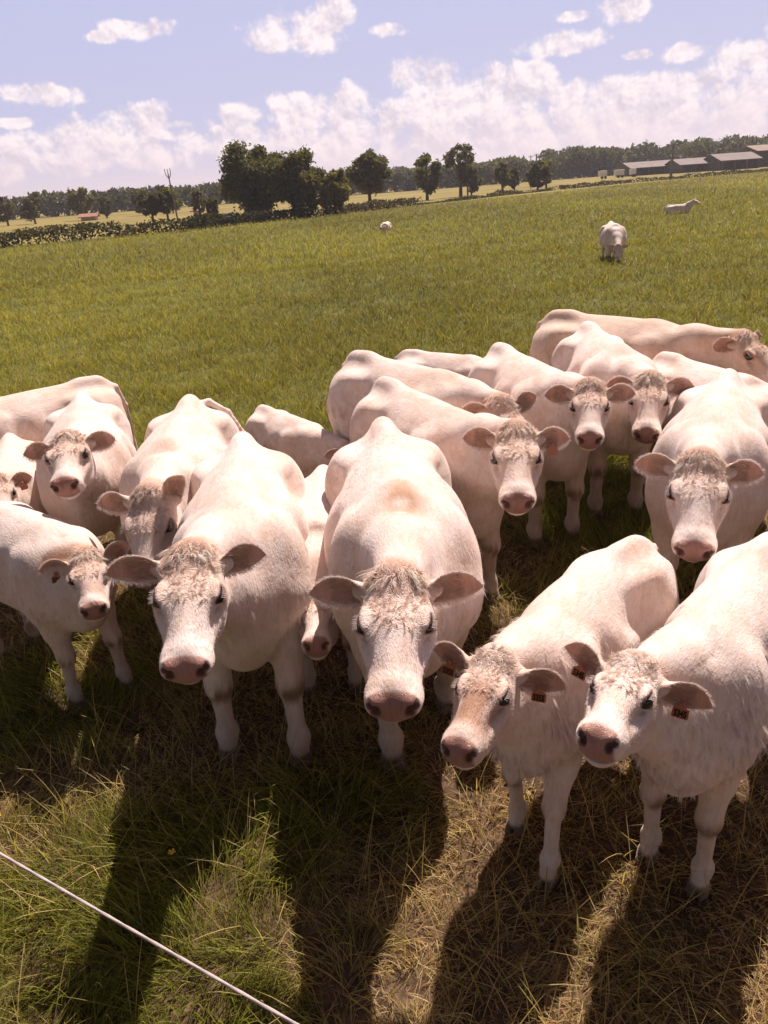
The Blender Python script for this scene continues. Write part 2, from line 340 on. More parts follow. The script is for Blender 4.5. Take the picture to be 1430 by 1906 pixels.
WHITE = np.array([.82, .70, .66]); CREAM = np.array([.70, .52, .41]); GOLD = np.array([.54, .30, .19])
PINK = np.array([.40, .205, .165]); DPINK = np.array([.30, .13, .10]); HORN = np.array([.15, .105, .08]); DIRT = np.array([.26, .17, .115])

def ear_geom(H, Rh, hs, side, e):
    """leaf-shaped cupped ear. e: (raise, back, twist, length, closed). Returns verts, quads, inner mask, rim list"""
    up, back, twist, ln, open_ = e
    d = unit(np.array([-math.sin(back), side * math.cos(back) * math.cos(up), math.sin(up)]))     # head coords f,s,u
    hv = Rh[:, 0] * np.array([1, 1, 0]); hv = Rh.T @ unit(unit(hv) + np.array([0, 0, .12])); nrm = hv + np.array([0, side * .15, 0]); nrm = unit(nrm - d * (nrm @ d))
    wd = np.cross(nrm, d) * side                                       # roughly +u
    c, s_ = math.cos(twist), math.sin(twist)
    nrm, wd = nrm * c - wd * s_, wd * c + nrm * s_
    base = np.array([.035, side * .105, -.085]) - d * .02; ln = ln * .96
    nu, nv = 26, 15
    u = np.linspace(0, 1, nu)[:, None]; v = np.linspace(-1, 1, nv)[None, :]
    phi = np.interp(u, [0, .15, .35, .6, .85, 1], [2.6, 2.0, 1.15, .82, .65, .55]) * open_
    prof = np.interp(u, [0, .08, .2, .35, .5, .65, .78, .88, .95, 1], [.028, .031, .045, .058, .064, .061, .050, .035, .018, .003])
    rad = prof / np.maximum(np.sin(np.minimum(phi, 1.5)), .4)
    rad = np.where(phi > 1.57, prof, rad)
    th = v * phi
    droop = -.10 * u ** 2 * ln
    def surf(off):
        r = np.maximum(rad - off, .0005)
        a = r * np.sin(th); b_ = -r * np.cos(th) + rad * .6
        P = base[None, None] + d[None, None] * (u * ln)[..., None] + wd[None, None] * a[..., None] + nrm[None, None] * b_[..., None] + np.array([0, 0, 1.])[None, None] * droop[..., None]
        return P
    Pi = surf(.005 + .004 * (1 - np.abs(v))); Po = surf(0.0)
    w_in = (np.ones_like(v) * u * 0 + 1.0)
    V = np.concatenate([Pi.reshape(-1, 3), Po.reshape(-1, 3)])
    idx = np.arange(nu * nv).reshape(nu, nv); o = nu * nv
    q1 = np.stack([idx[:-1, :-1], idx[1:, :-1], idx[1:, 1:], idx[:-1, 1:]], -1).reshape(-1, 4)
    q2 = q1[:, ::-1] + o
    qs = [q1, q2]
    for cc in (0, nv - 1):
        a = idx[:-1, cc]; b_ = idx[1:, cc]; q = np.stack([a, b_, b_ + o, a + o], -1); qs.append(q if cc else q[:, ::-1])
    a = idx[-1, :-1]; b_ = idx[-1, 1:]; qs.append(np.stack([a, b_, b_ + o, a + o], -1)[:, ::-1])
    Q = np.concatenate(qs)
    if side < 0: Q = Q[:, ::-1]
    inner = np.concatenate([(np.ones((nu, nv)) * sstep(.97, .70, np.abs(v)) * sstep(.05, .25, u)).ravel(), np.zeros(nu * nv)])
    W = H + hs * (V @ Rh.T)
    rim = [H + hs * (Po[:, cc] @ Rh.T) for cc in (0, nv - 1)]
    frame = (Rh @ d, Rh @ wd, Rh @ nrm)
    mid = lambda uu, vv, lift=0.0: H + hs * (Rh @ (Pi[int(uu * (nu - 1)), int((vv + 1) / 2 * (nv - 1))] + nrm * lift))
    return W, Q, inner, rim, frame, mid

def build_cow(name, label, cat, group, pos, yaw, s=1.0, hs=None, poll=(1.05, 0, 1.2), hdir=(.75, 0, -.66), roll=0.0, bend=0.0,
              legs=((0, 0), (0, 0), (0, 0), (0, 0)), fat=1.0, ears=None, near=1.0, seed=1, coat=0, cream=0.0, brown=.5, tuft=1.0, mop=1.0,
              tagnum=None, tail=0.0, face_brown=0.0, lying=False, dirty=.6, nohead=False, fringe=1.0, stripe=.5, legmul=1.0, hw=1.0, hl=1.0, slim=0.0, tailpts=None, folds=0):
    """pos/yaw: world place of the point under the middle of the trunk; poll / hdir given in the cow's own frame"""
    hs = (hs if hs is not None else s) * 1.0
    root = empty(name, (pos[0], pos[1], 0.0), yaw); tag(root, label, cat, group)
    rng = np.random.default_rng(seed)
    P = np.array(poll, float); f = unit(hdir); lat = unit(np.cross([0, 0, 1.], f)); u = np.cross(f, lat)
    c_, s_ = math.cos(roll), math.sin(roll); lat, u = lat * c_ + u * s_, u * c_ - lat * s_
    Rh = np.stack([f, lat, u], 1)
    Hp = lambda a, b, c: P + hs * (Rh @ np.array([a * hl, b * hw, c], float))
    fine = .0075 / near; coarse = .017 / math.sqrt(near)
    hc = Hp(.25, 0, -.1); he = .30 * hs * (np.abs(Rh) @ np.array([1., .5, .5])) + .03
    def axis(lo, hi, a, b):
        out = []; x = lo
        while x < hi:
            out.append(x); x += fine if a < x < b else coarse
        return np.array(out)
    xlo = -1.02 * s; xhi = max(.95 * s, P[0] + .15 * hs, Hp(.56, 0, 0)[0] + .1)
    ymax = .46 * s * max(1, fat) + abs(bend) * (1.2 * s) ** 2 * .9
    ylo = min(-ymax, hc[1] - .35 * hs); yhi = max(ymax, hc[1] + .35 * hs)
    z0 = -.02
    ax = (axis(xlo, xhi, hc[0] - he[0], hc[0] + he[0]), axis(ylo, yhi, hc[1] - he[1], hc[1] + he[1]), axis(z0, max(1.52 * s, P[2] + .12 * hs), hc[2] - he[2], hc[2] + he[2]))
    F = Field(ax, bend=bend / s, x0=.30 * s)
    S = lambda *a: tuple(v * s for v in a)
    w = fat; calfy = 1.0 if s < .9 else 0.0
    lift = (legmul - 1.0) * .6
    def B(x, y, z): return (x * s, y * s, (z + lift) * s)
    # trunk
    F.ell(B(-.02, 0, .96 + .05 * slim), S(.62, .355 * w, .36 - .05 * slim), k=.06 * s)
    F.ell(B(-.10, 0, .84 + .08 * slim), S(.50, .345 * w, .30 - .05 * slim), k=.12 * s)
    F.ell(B(.22, 0, .92 + .05 * slim), S(.40, .33 * w, .37 - .06 * slim), k=.10 * s)
    F.ell(B(.46, 0, .93 + .05 * slim), S(.27, .285 * w, .34 - .07 * slim), k=.12 * s)
    F.ell(B(-.52, 0, 1.06), S(.30, .275 * w, .25), k=.12 * s)
    F.cone(B(-.55, 0, 1.20), B(.40, 0, 1.19), .145 * s, .125 * s, k=.10 * s)          # topline
    F.cone(B(-.50, 0, 1.31 - .02 * calfy), B(-.66, 0, 1.29 - .02 * calfy), .030 * s, .034 * s, k=.16 * s)          # sacral ridge
    F.cone(B(-.66, 0, 1.29), B(-.77, 0, 1.24), .042 * s, .035 * s, k=.09 * s)
    F.cone(B(-.45, 0, 1.30), B(.35, 0, 1.285), .020 * s, .026 * s, k=.08 * s)
    F.cone(B(.32, 0, 1.26), B(.50, 0, 1.22), .06 * s, .09 * s, k=.10 * s)             # withers
    for sd in (1, -1):
        F.ell(B(-.40, sd * .235 * w, 1.19), S(.09, .060 - .02 * calfy, .045 - .01 * calfy), k=.15 * s)              # hooks
        F.ell(B(-.73, sd * .115, 1.12), S(.06, .05, .06), k=.10 * s)                   # pins
        F.ell(B(-.52, sd * .17 * w, .95), S(.25, .155, .30), k=.10 * s)                # rump / thigh
        F.ell(B(.42, sd * .205 * w, .98), S(.15, .115, .27), k=.10 * s)                # shoulder blade
        F.cone(B(.30, sd * .22 * w, 1.17), B(.52, sd * .275 * w, .90), .030 * s, .040 * s, k=.07 * s)
        F.ell(B(.55, sd * .19 * w, .88), S(.12, .10, .14), k=.08 * s)                  # point of shoulder
        F.ell(B(-.27, sd * (.335 + .03 * calfy) * w, 1.13), S(.13, .04, .07), k=.15 * s, op='sub')         # flank hollow
        F.ell(B(.20, sd * .365 * w, 1.06), S(.05, .05, .20), k=.10 * s, op='sub')          # behind the shoulder
        F.ell(B(.60, sd * .02, 1.30), S(.14, .10, .05), k=.10 * s, op='sub')
        F.ell(B(-.56, sd * .17, 1.34 + .03 * calfy), S(.16, .07, .04), k=.12 * s, op='sub')              # either side of the sacrum
    F.ell(B(.66 - .04 * slim, 0, .80 + .06 * slim), S(.16, .15, .17), k=.12 * s)                                 # brisket
    F.ell(B(.40, 0, .68 + .09 * slim), S(.34, .15, .14), k=.12 * s)
    # legs
    q = s * (1 - .16 * slim)
    pts = {}
    def lj(x, y, z): return np.array([x * s, y * s, z * s * legmul])
    if not lying:
        for li, (sx, sd) in enumerate(((1, 1), (1, -1), (-1, 1), (-1, -1))):
            dx, dy = legs[li]
            if sx > 0:
                el = np.array(B(.46, sd * .185 * w, .80)); kn = lj(.53 + dx * .55, sd * .175 * w + dy * .5, .43); ft = lj(.51 + dx, sd * .175 * w + dy, .135); ho = ft + np.array([.05 * s, 0, -.075 * s])
                F.cone(el, (el + kn) / 2 + np.array([-.01, 0, .02]) * s, .135 * q, .092 * q, k=.07 * s, warp=False)
                F.cone((el + kn) / 2 + np.array([-.01, 0, .02]) * s, kn, .092 * q, .064 * q, k=.05 * s, warp=False)
                F.ell(kn + np.array([.008, 0, 0]) * s, (.066 * q, .070 * q, .078 * q), k=.03 * s, warp=False)
                F.cone(kn, ft, .052 * q, .043 * q, k=.03 * s, warp=False)
                F.ell(ft, (.062 * q, .061 * q, .060 * q), k=.03 * s, warp=False)
            else:
                hk = np.array(B(-.70, 0, 0)) * 0 + lj(-.72 + dx * .7, sd * .165 * w + dy * .7, .50); st = np.array(B(-.40 + dx * .3, sd * .20 * w, .78)); bt = np.array(B(-.66, sd * .14 * w, .92))
                ft = lj(-.67 + dx, sd * .165 * w + dy, .135); ho = ft + np.array([.05 * s, 0, -.075 * s])
                F.cone(B(-.50, sd * .15 * w, 1.02), st, .19 * q, .125 * q, k=.08 * s)
                F.cone(bt, (bt + hk) / 2, .15 * q, .085 * q, k=.08 * s)
                F.cone(st, hk + np.array([.04, 0, .08]) * s, .12 * q, .055 * q, k=.07 * s)
                F.cone((bt + hk) / 2, hk, .085 * q, .05 * q, k=.05 * s)
                F.ell(hk, S(.062, .045, .07), k=.04 * s)
                F.cone(hk, ft, .047 * q, .040 * q, k=.03 * s)
                F.ell(ft, S(.052, .052, .055), k=.03 * s)
            wp = sx < 0
            F.cone(ft, ho + np.array([-.01, 0, .01]) * s, .045 * q, .048 * q, k=.03 * s, warp=wp)
            for cl in (1, -1):
                F.cone(ho + np.array([-.035, cl * .031, -.018]) * s, ho + np.array([.045, cl * .026, -.028]) * s, .031 * q, .023 * q, k=.006 * s, warp=wp)
                F.cone(ft + np.array([-.050, cl * .022, -.012]) * s, ft + np.array([-.058, cl * .024, -.035]) * s, .014 * q, .012 * q, k=.015 * s, warp=wp)
            pts[li] = (ft, ho)
    # tail
    tx = [B(*q) for q in (tailpts or ((-.70, 0, 1.27), (-.82, tail * .3, 1.22), (-.885, tail * .6, 1.02), (-.895, tail, .72), (-.88, tail * 1.05, .50)))]
    rr = (.038, .033, .025, .02, .045) if not tailpts else (.034, .026, .02, .016, .03)
    for a in range(4): F.cone(tx[a], tx[a + 1], rr[a] * s, rr[a + 1] * s, k=.02 * s)
    if not nohead:
        # neck: crest, side muscle, throat, dewlap
        wb = np.array(B(.38, 0, 1.10)); cb = np.array(B(.52, 0, .92))
        nk = Hp(-.02, 0, -.10); th = Hp(.08, 0, -.20); mid = (wb + nk) / 2 + np.array([0, 0, .02]) * s; midb = (cb + th) / 2
        F.cone(wb, mid, .185 * s, .135 * s, k=.12 * s, warp=False); F.cone(mid, nk, .135 * s, .085 * hs, k=.08 * s, warp=False)
        F.cone(cb, midb, .21 * s, .145 * s, k=.12 * s, warp=False); F.cone(midb, th, .145 * s, .085 * hs, k=.08 * s, warp=False)
        F.cone(B(.68, 0, .76), (np.array(B(.74, 0, .86)) + th) / 2, .075 * s, .05 * s, k=.10 * s, warp=False)
        F.cone((np.array(B(.74, 0, .86)) + th) / 2, Hp(.12, 0, -.21), .05 * s, .035 * hs, k=.09 * s, warp=False)
        for sd in ((1, -1) if folds else ()):
            for t in np.linspace(.22, .74, folds):
                a_ = wb * (1 - t) + nk * t; b_ = cb * (1 - t) + th * t; rr_ = (.185 * (1 - t) + .10 * t) * s
                o_ = lat * sd * rr_ * 1.0; F.cone(a_ + o_ * .95 + (b_ - a_) * .15, b_ + o_ * .9 + (b_ - a_) * .3, .007 * s, .009 * s, k=.022 * s, warp=False, op='sub')
        # head
        E = lambda c, r, k=.03, op='add', R=None: F.ell(Hp(*c), np.array(r) * np.array([hl, hw, 1]) * hs, R=Rh if R is None else R, k=k * hs, op=op, warp=False)
        C = lambda a, b, ra, rb, k=.03, op='add', flat=None, ff=1: F.cone(Hp(*a), Hp(*b), ra * hs, rb * hs, k=k * hs, op=op, warp=False, flat=flat, ff=ff)
        E((.035, 0, -.055), (.075, .098, .060), .04)
        E((.015, 0, -.015), (.045, .060, .030), .05)
        E((.13, 0, -.085), (.15, .112, .078), .05)
        E((.20, 0, -.10), (.13, .105, .075), .05)
        for sd in (1, -1):
            E((.205, sd * .092, -.062), (.055, .040, .042), .04)                      # orbit
            E((.15, sd * .072, -.17), (.14, .052, .115), .05)                       # cheek
            C((.09, sd * .062, -.25), (.36, sd * .042, -.195), .042, .030, .06)       # jaw
            C((.22, sd * .074, -.11), (.42, sd * .047, -.095), .042, .034, .05)
            C((.04, sd * .10, -.085), (.03, sd * .13, -.09), .036, .030, .04)         # ear root
        C((.22, 0, -.070), (.42, 0, -.066), .066, .052, .06)                          # nose bridge
        C((.30, 0, -.14), (.44, 0, -.135), .070, .058, .06)
        E((.455, 0, -.092), (.062, .088, .068), .045)                                 # muzzle
        E((.425, 0, -.170), (.056, .052, .034), .03)                                  # chin / lower lip
        for sd in (1, -1):
            E((.487, sd * .052, -.068), (.030, .029, .038), .03)                      # nostril wing
        a = .5
        for sd in (1, -1):
            Rn = Rh @ np.array([[math.cos(.5), 0, math.sin(.5)], [0, 1, 0], [-math.sin(.5), 0, math.cos(.5)]])
            E((.520, sd * .049, -.070), (.028, .0140, .026), .010, 'sub', Rn)          # nostril
            E((.508, sd * .068, -.058), (.026, .017, .010), .010, 'sub', Rn)
        E((.475, 0, -.150), (.075, .095, .0045), .012, 'sub')                         # mouth line
        for sd in (1, -1):
            Re = Rh @ np.array([[math.cos(-sd * .25), -math.sin(-sd * .25), 0], [math.sin(-sd * .25), math.cos(-sd * .25), 0], [0, 0, 1]])
            E((.212, sd * .126, -.038), (.041, .030, .021), .008, 'sub', Re)              # eye opening
            E((.198, sd * .100, -.018), (.044, .014, .009), .02)                       # brow
        for sd in (1, -1):
            E((.30, sd * .105, -.075), (.06, .02, .016), .05, 'sub')                  # hollow below the eye
    V, Q = surface_nets(F.D, ax)
    N = vnormals(V, Q)
    nb = len(V)
    # ---- zones and tint
    n1 = fbm3(V * 5 + seed, seed, 3); n2 = fbm3(V * np.array([9, 30, 9]) + seed, seed + 3, 3)
    col = WHITE[None] * (1 - cream) + CREAM[None] * cream; col = np.repeat(col, nb, 0)
    zone = np.zeros((nb, 3)); zone[:, 2] = .5
    def blend(col, c, m): return col * (1 - m[:, None]) + np.asarray(c)[None] * m[:, None]
    hd = (V - P) @ Rh / hs / np.array([hl, hw, 1])                                                              # head coordinates
    near_head = (np.linalg.norm(hd - np.array([.25, 0, -.1]), axis=1) < .42)
    fh, sh_, uh = hd[:, 0], hd[:, 1], hd[:, 2]
    zz = V[:, 2] / s; xx = V[:, 0] / s; yy = V[:, 1] / s
    zone[:, 2] = np.clip(.25 + .9 * sstep(.1, .5, xx) * sstep(1.25, 1.0, zz) + .5 * (n1 - .4), 0, 1)
    spk = sstep(.70, .76, noise3(V * 90, seed + 40)) * sstep(.55, .7, fbm3(V * 4, seed + 41, 2)) * sstep(1.05, 1.2, zz) * (xx < .45); col = blend(col, DIRT * .8, spk * .5 * (.2 + .5 * stripe))
    # reddish brown smear along the spine behind the withers
    m = np.exp(-((xx - .44) / .16) ** 2 - ((yy + bend * np.clip(.3 - xx, 0, 9) ** 2 * 0) / (.060 + .05 * n1)) ** 2) * sstep(1.1, 1.25, zz) * sstep(.25, .5, n1 + .15)
    col = blend(col, np.array([.52, .29, .17]), np.clip(m * stripe * .85, 0, .9))
    # dirt on belly, legs, flanks
    m = sstep(.60, .12, zz) * (.35 + .8 * n2) * dirty; col = blend(col, DIRT, np.clip(m, 0, .8))
    m = sstep(.52, .70, fbm3(V * 7 + 3 * seed, seed + 9, 4)) * sstep(.55, -.2, xx) * sstep(1.2, .85, zz) * dirty * 1.3; col = blend(col, DIRT, np.clip(m, 0, .7))
    for li in pts:
        ft, ho = pts[li]
        if li < 2:
            kz = .40 * legmul
            m = np.exp(-((zz - kz - .03 * (n2 - .5)) / .045) ** 2) * (V[:, 0] > 0) * (zz < .6) * .8 * sstep(.30, .62, n2) * sstep(-.6, .5, N[:, 0]); col = blend(col, DIRT * .85, m)
    m = sstep(.095 * s, .070 * s, V[:, 2] + .02 * (n1 - .5)) * (0 if lying else 1); col = blend(col, HORN, m)
    if not nohead:
        body_out = np.where(near_head, 1.0, 0.0)
        fore = near_head * sstep(.34, .10, fh) * sstep(-.15, -.03, uh) * sstep(-.10, 0.0, fh)
        zone[:, 0] = fore * .9
        col = blend(col, GOLD * 1.05, fore * (.20 + .25 * n1) * brown)
        pollm = near_head * sstep(.09, .0, fh) * sstep(-.12, -.03, uh) * sstep(-.12, -.05, fh); col = blend(col, GOLD, pollm * .65 * mop)
        if face_brown: col = blend(col, GOLD * .8, near_head * sstep(.12, .25, fh) * sstep(.14, .05, np.abs(sh_)) * sstep(-.13, -.07, uh) * sstep(.3, .7, n2 + .1) * face_brown)
        # muzzle pad
        pad = near_head * sstep(.462, .480, fh + .10 * np.clip(uh + .055, 0, 1) - .05 * np.clip(np.abs(sh_) - .05, 0, 1) * 6) * sstep(-.152, -.142, uh) * sstep(.079, .067, np.abs(sh_))
        zone[:, 1] = pad; col = blend(col, PINK * (1 - .15 * coat), pad * .95)
        pale = near_head * sstep(.36, .44, fh) * (1 - pad); col = blend(col, WHITE * 1.03, pale * .6)
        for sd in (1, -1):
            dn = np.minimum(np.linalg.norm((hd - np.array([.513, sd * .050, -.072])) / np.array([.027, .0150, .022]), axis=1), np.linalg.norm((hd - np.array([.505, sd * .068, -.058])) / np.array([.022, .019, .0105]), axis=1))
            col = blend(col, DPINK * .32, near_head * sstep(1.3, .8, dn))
            de = np.linalg.norm((hd - np.array([.213, sd * .120, -.042])) / np.array([.052, .038, .029]), axis=1)
            col = blend(col, DPINK * .8, near_head * sstep(1.25, .85, de) * .85)
            dt = np.linalg.norm((hd - np.array([.262, sd * .108, -.082])) / np.array([.035, .02, .010]), axis=1); col = blend(col, DPINK, near_head * sstep(1.2, .6, dt) * .5)
        col = blend(col, DPINK, near_head * sstep(.42, .45, fh) * sstep(.007, .003, np.abs(uh + .150)) * .7)
    parts_V = [V]; parts_Q = [Q]; cols = [col]; zones = [zone]; ofs = nb
    ear_info = []
    if not nohead:
        ee = ears or ((.05, .12, .0, .25, 1), (.05, .12, .0, .25, 1))
        for sd, e in ((1, ee[0]), (-1, ee[1])):
            if e is None: continue
            W, EQ, inner, rim, frame, mid = ear_geom(P, Rh, hs, sd, e)
            ear_info.append((sd, W, inner, rim, frame, mid, e))
            nz = fbm3(W * 25 + seed, seed)
            c = blend(np.repeat((WHITE * (1 - cream) + CREAM * cream)[None], len(W), 0) * np.array([.97, .9, .84]), np.array([.76, .42, .33]), inner * (.5 + .4 * nz))
            cols.append(c); z = np.zeros((len(W), 3)); z[:, 2] = 1; zones.append(z)
            parts_V.append(W); parts_Q.append(EQ + ofs); ofs += len(W)
    body = new_mesh_obj('body', np.concatenate(parts_V), np.concatenate(parts_Q), None, COATS[coat], root, np.concatenate(cols), True, np.concatenate(zones))
    # ---- eyes
    if not nohead:
        for sd in (1, -1):
            me = bpy.data.meshes.new('eye'); bm = bmesh.new(); bmesh.ops.create_uvsphere(bm, u_segments=20, v_segments=14, radius=.0315 * hs); bm.to_mesh(me); bm.free()
            for p in me.polygons: p.use_smooth = True
            me.materials.append(EYE); o = bpy.data.objects.new('eye', me); COL.objects.link(o); o.parent = root; o.location = Hp(.208, sd * .0975, -.053)
    # ---- hair
    HV, HQ, HT, HC = [], [], [], []; ho_ = [0]
    def add(base, dirs, ln, wd, bend_, side, nseg, c, tc=None, wave=None):
        a, q, t, cc = ribbons(base, dirs, ln, wd, bend_, side, nseg, c, tc, wave)
        HV.append(a); HQ.append(q + ho_[0]); HT.append(t + ho_[0]); HC.append(cc); ho_[0] += len(a)
    def pick(mask, n):
        i = np.nonzero(mask)[0]
        return i[rng.integers(0, len(i), n)] if len(i) > 5 else None
    def nrmz(a): return a / np.maximum(np.linalg.norm(a, axis=1), 1e-9)[:, None]
    q_ = near ** 1.5
    if tuft > 0:
        if not nohead:
            # poll mop, clumped locks falling over the forehead
            i = pick(near_head & (fh < .07) & (fh > -.06) & (uh > -.09) & (np.abs(sh_) < .085), int(120 * q_))
            if i is not None:
                reps = 14; j = np.repeat(i, reps); base = V[j] + rng.normal(0, .004, (len(j), 3)) * hs - N[j] * .006
                lockd = np.stack([.75 + rng.normal(0, .25, len(i)), np.sign(hd[i, 1]) * .35 + hd[i, 1] * 3 + rng.normal(0, .25, len(i)), .25 + rng.normal(0, .2, len(i))], 1)
                d = nrmz(np.repeat(lockd, reps, 0) + rng.normal(0, .10, (len(j), 3))) @ Rh.T
                ln = np.repeat(rng.uniform(.045, .095, len(i)), reps) * hs * mop * .54 * rng.uniform(.8, 1.1, len(j))
                bd = np.repeat(np.stack([rng.uniform(-.1, .5, len(i)), rng.normal(0, .4, len(i)), np.full(len(i), -.55)], 1), reps, 0) @ Rh.T
                side = nrmz(np.cross(d, N[j] + rng.normal(0, .3, (len(j), 3))))
                sh = np.repeat(rng.uniform(.85, 1.45, len(i)), reps) * rng.uniform(.85, 1.15, len(j)); cc = (GOLD * .26 + CREAM * .26 + WHITE * .48)[None] * sh[:, None]
                add(base, d, ln, np.full(len(j), .0030 * hs / near ** .5), bd, side, 4, np.clip(cc, 0, .85), np.clip(cc * 1.25, 0, .9), np.repeat(rng.uniform(0, 6, len(i)), reps))
            # forehead curls, from a whorl between the eyes
            i = pick(near_head & (fh < .25) & (fh > .02) & (uh > -.045) & (np.abs(sh_) < .098) & ~((fh > .15) & (np.abs(sh_) > .070)), int(260 * q_))
            if i is not None:
                reps = 8; j = np.repeat(i, reps); base = V[j] + rng.normal(0, .0025, (len(j), 3)) * hs - N[j] * .003
                rad = np.stack([hd[i, 0] - .21, hd[i, 1], np.zeros(len(i))], 1); rad = nrmz(rad)
                sw = rng.normal(0, .8, len(i)); rd = np.stack([rad[:, 0] * np.cos(sw) - rad[:, 1] * np.sin(sw), rad[:, 0] * np.sin(sw) + rad[:, 1] * np.cos(sw), rng.uniform(.1, .4, len(i))], 1)
                d = nrmz((np.repeat(rd, reps, 0) + rng.normal(0, .12, (len(j), 3))) @ Rh.T + N[j] * .15)
                ln = np.repeat(rng.uniform(.014, .030, len(i)), reps) * hs
                cu = rng.choice([-1, 1], len(i)) * rng.uniform(.4, .9, len(i))
                perp = np.stack([-rd[:, 1], rd[:, 0], np.full(len(i), -.3)], 1) * cu[:, None]
                bd = np.repeat(perp, reps, 0) @ Rh.T
                side = nrmz(np.cross(d, N[j])); cc = (CREAM * .65 + GOLD * .1 + WHITE * .25)[None] * np.repeat(rng.uniform(.75, 1.3, len(i)), reps)[:, None]
                cc = np.clip(cc * (1 - .25 * (1 - brown)) + .12 * (1 - brown), 0, .85)
                add(base, d, ln, np.full(len(j), .0022 * hs / near ** .5), bd, side, 3, cc, np.clip(cc * 1.2, 0, .88))
            # nose bridge and cheeks, short combed hair
            i = pick(near_head & (fh < .43) & (fh > .18) & (uh > -.16), int(2200 * q_))
            if i is not None:
                d0 = np.stack([np.full(len(i), -.5) + 1.0 * (hd[i, 0] > .24) * 1.0, hd[i, 1] * 5 + rng.normal(0, .25, len(i)), rng.normal(0, .2, len(i))], 1) @ Rh.T
                d = nrmz(nrmz(d0) + N[i] * .35); side = nrmz(np.cross(d, N[i]))
                add(V[i] - N[i] * .001, d, rng.uniform(.009, .017, len(i)) * hs, np.full(len(i), .0017 * hs), -N[i] * .3, side, 2, np.clip(col[i] * rng.uniform(.85, 1.12, len(i))[:, None], 0, .9))
            # lashes
            for sd in (1, -1):
                n = 16; b0 = np.array([Hp(.182 + .055 * t, sd * (.119 + .004 * math.sin(3.1 * t)), -.022) for t in np.linspace(0, 1, n)])
                d = nrmz(np.tile(Rh @ np.array([.15, sd * .85, .1]), (n, 1)) + rng.normal(0, .12, (n, 3)))
                add(b0, d, np.full(n, .022 * hs), np.full(n, .0014 * hs), np.tile(-u * .2, (n, 1)), nrmz(np.cross(d, np.tile(u, (n, 1)))), 2, np.tile(WHITE * .95, (n, 1)))
            # ear rims and inner tufts
            for (sd, W, inner, rim, (ed, ew, en), mid, e) in ear_info:
                for ri, R_ in enumerate(rim):
                    n = int(260 * q_); t = rng.uniform(1, len(R_) - 1.01, n); k = t.astype(int); fr = (t - k)[:, None]; b0 = R_[k] * (1 - fr) + R_[k + 1] * fr
                    out = (ew if ri else -ew)
                    d = nrmz(np.tile(out * .75 + ed * .35 + en * .35, (n, 1)) + rng.normal(0, .25, (n, 3))); side = nrmz(np.cross(d, en + rng.normal(0, .2, (n, 3))))
                    add(b0, d, rng.uniform(.008, .020, n) * hs, np.full(n, .0019 * hs), np.tile(ed * .3 - np.array([0, 0, .3]), (n, 1)), side, 2, np.clip(np.tile(WHITE * 1.02, (n, 1)) * rng.uniform(.85, 1.1, n)[:, None], 0, .9))
                n = int(420 * q_); cand = np.nonzero(inner > .3)[0]; rel = (W[cand] - W[cand].mean(0)) @ ed
                cand = cand[rel < np.quantile(rel, .55)]; j = cand[rng.integers(0, len(cand), n)]
                d = nrmz(np.tile(ed * .9 + en * .45 - ew * .0, (n, 1)) + rng.normal(0, .22, (n, 3))); side = nrmz(np.cross(d, en + rng.normal(0, .2, (n, 3))))
                add(W[j], d, rng.uniform(.02, .045, n) * hs, np.full(n, .0018 * hs), np.tile(-en * .2, (n, 1)), side, 3, np.clip(np.tile(CREAM * .95, (n, 1)) * rng.uniform(.75, 1.2, n)[:, None], 0, .88))
        # long neck fringe hanging in locks
        if fringe > 0:
            bm_ = (xx > .25) & (~near_head | (fh < .04)) & (zz > .80) & (zz < 1.3) & (np.abs(N[:, 2]) < .75)
            i = pick(bm_, int(420 * q_ * fringe))
            if i is not None:
                reps = 12; j = np.repeat(i, reps); base = V[j] + rng.normal(0, .006, (len(j), 3)) * s * np.array([1, .5, 1]) - N[j] * .005
                d = nrmz(np.tile(np.array([-.25, 0, -1.0]), (len(j), 1)) + N[j] * .34 + np.repeat(rng.normal(0, .14, (len(i), 3)), reps, 0) + rng.normal(0, .05, (len(j), 3)))
                ln = np.repeat(rng.uniform(.035, .085, len(i)), reps) * s * fringe * rng.uniform(.8, 1.1, len(j)); side = nrmz(np.cross(d, N[j]))
                cc = np.clip(col[j] * np.repeat(rng.uniform(.9, 1.08, len(i)), reps)[:, None], 0, .9)
                add(base, d, ln, np.full(len(j), .0022 * s / near ** .5), -N[j] * .12, side, 3, cc, cc * .98)
        if fringe > 1:
            i = pick((xx > .12) & (xx < .8) & ~near_head & (N[:, 2] > .15) & (N[:, 2] < .70) & (zz > .9), int(130 * q_))
            if i is not None:
                reps = 16; j = np.repeat(i, reps); base = V[j] + rng.normal(0, .005, (len(j), 3)) * s * np.array([1, .5, 1]) - N[j] * .004
                d = nrmz(np.tile(np.array([-.18, 0, -.9]), (len(j), 1)) + N[j] * .62 + np.repeat(rng.normal(0, .12, (len(i), 3)), reps, 0) + rng.normal(0, .04, (len(j), 3)))
                ln = np.repeat(rng.uniform(.06, .13, len(i)), reps) * s * rng.uniform(.85, 1.1, len(j)); side = nrmz(np.cross(d, N[j]))
                cc = np.clip(col[j] * np.repeat(rng.uniform(.92, 1.12, len(i)), reps)[:, None], 0, .9)
                add(base, d, ln, np.full(len(j), .0024 * s), -N[j] * .26, side, 3, cc, cc)
        # short coat over the whole body: breaks up outlines
        i = pick((V[:, 2] > .08 * s) & ~near_head, int(9000 * q_))
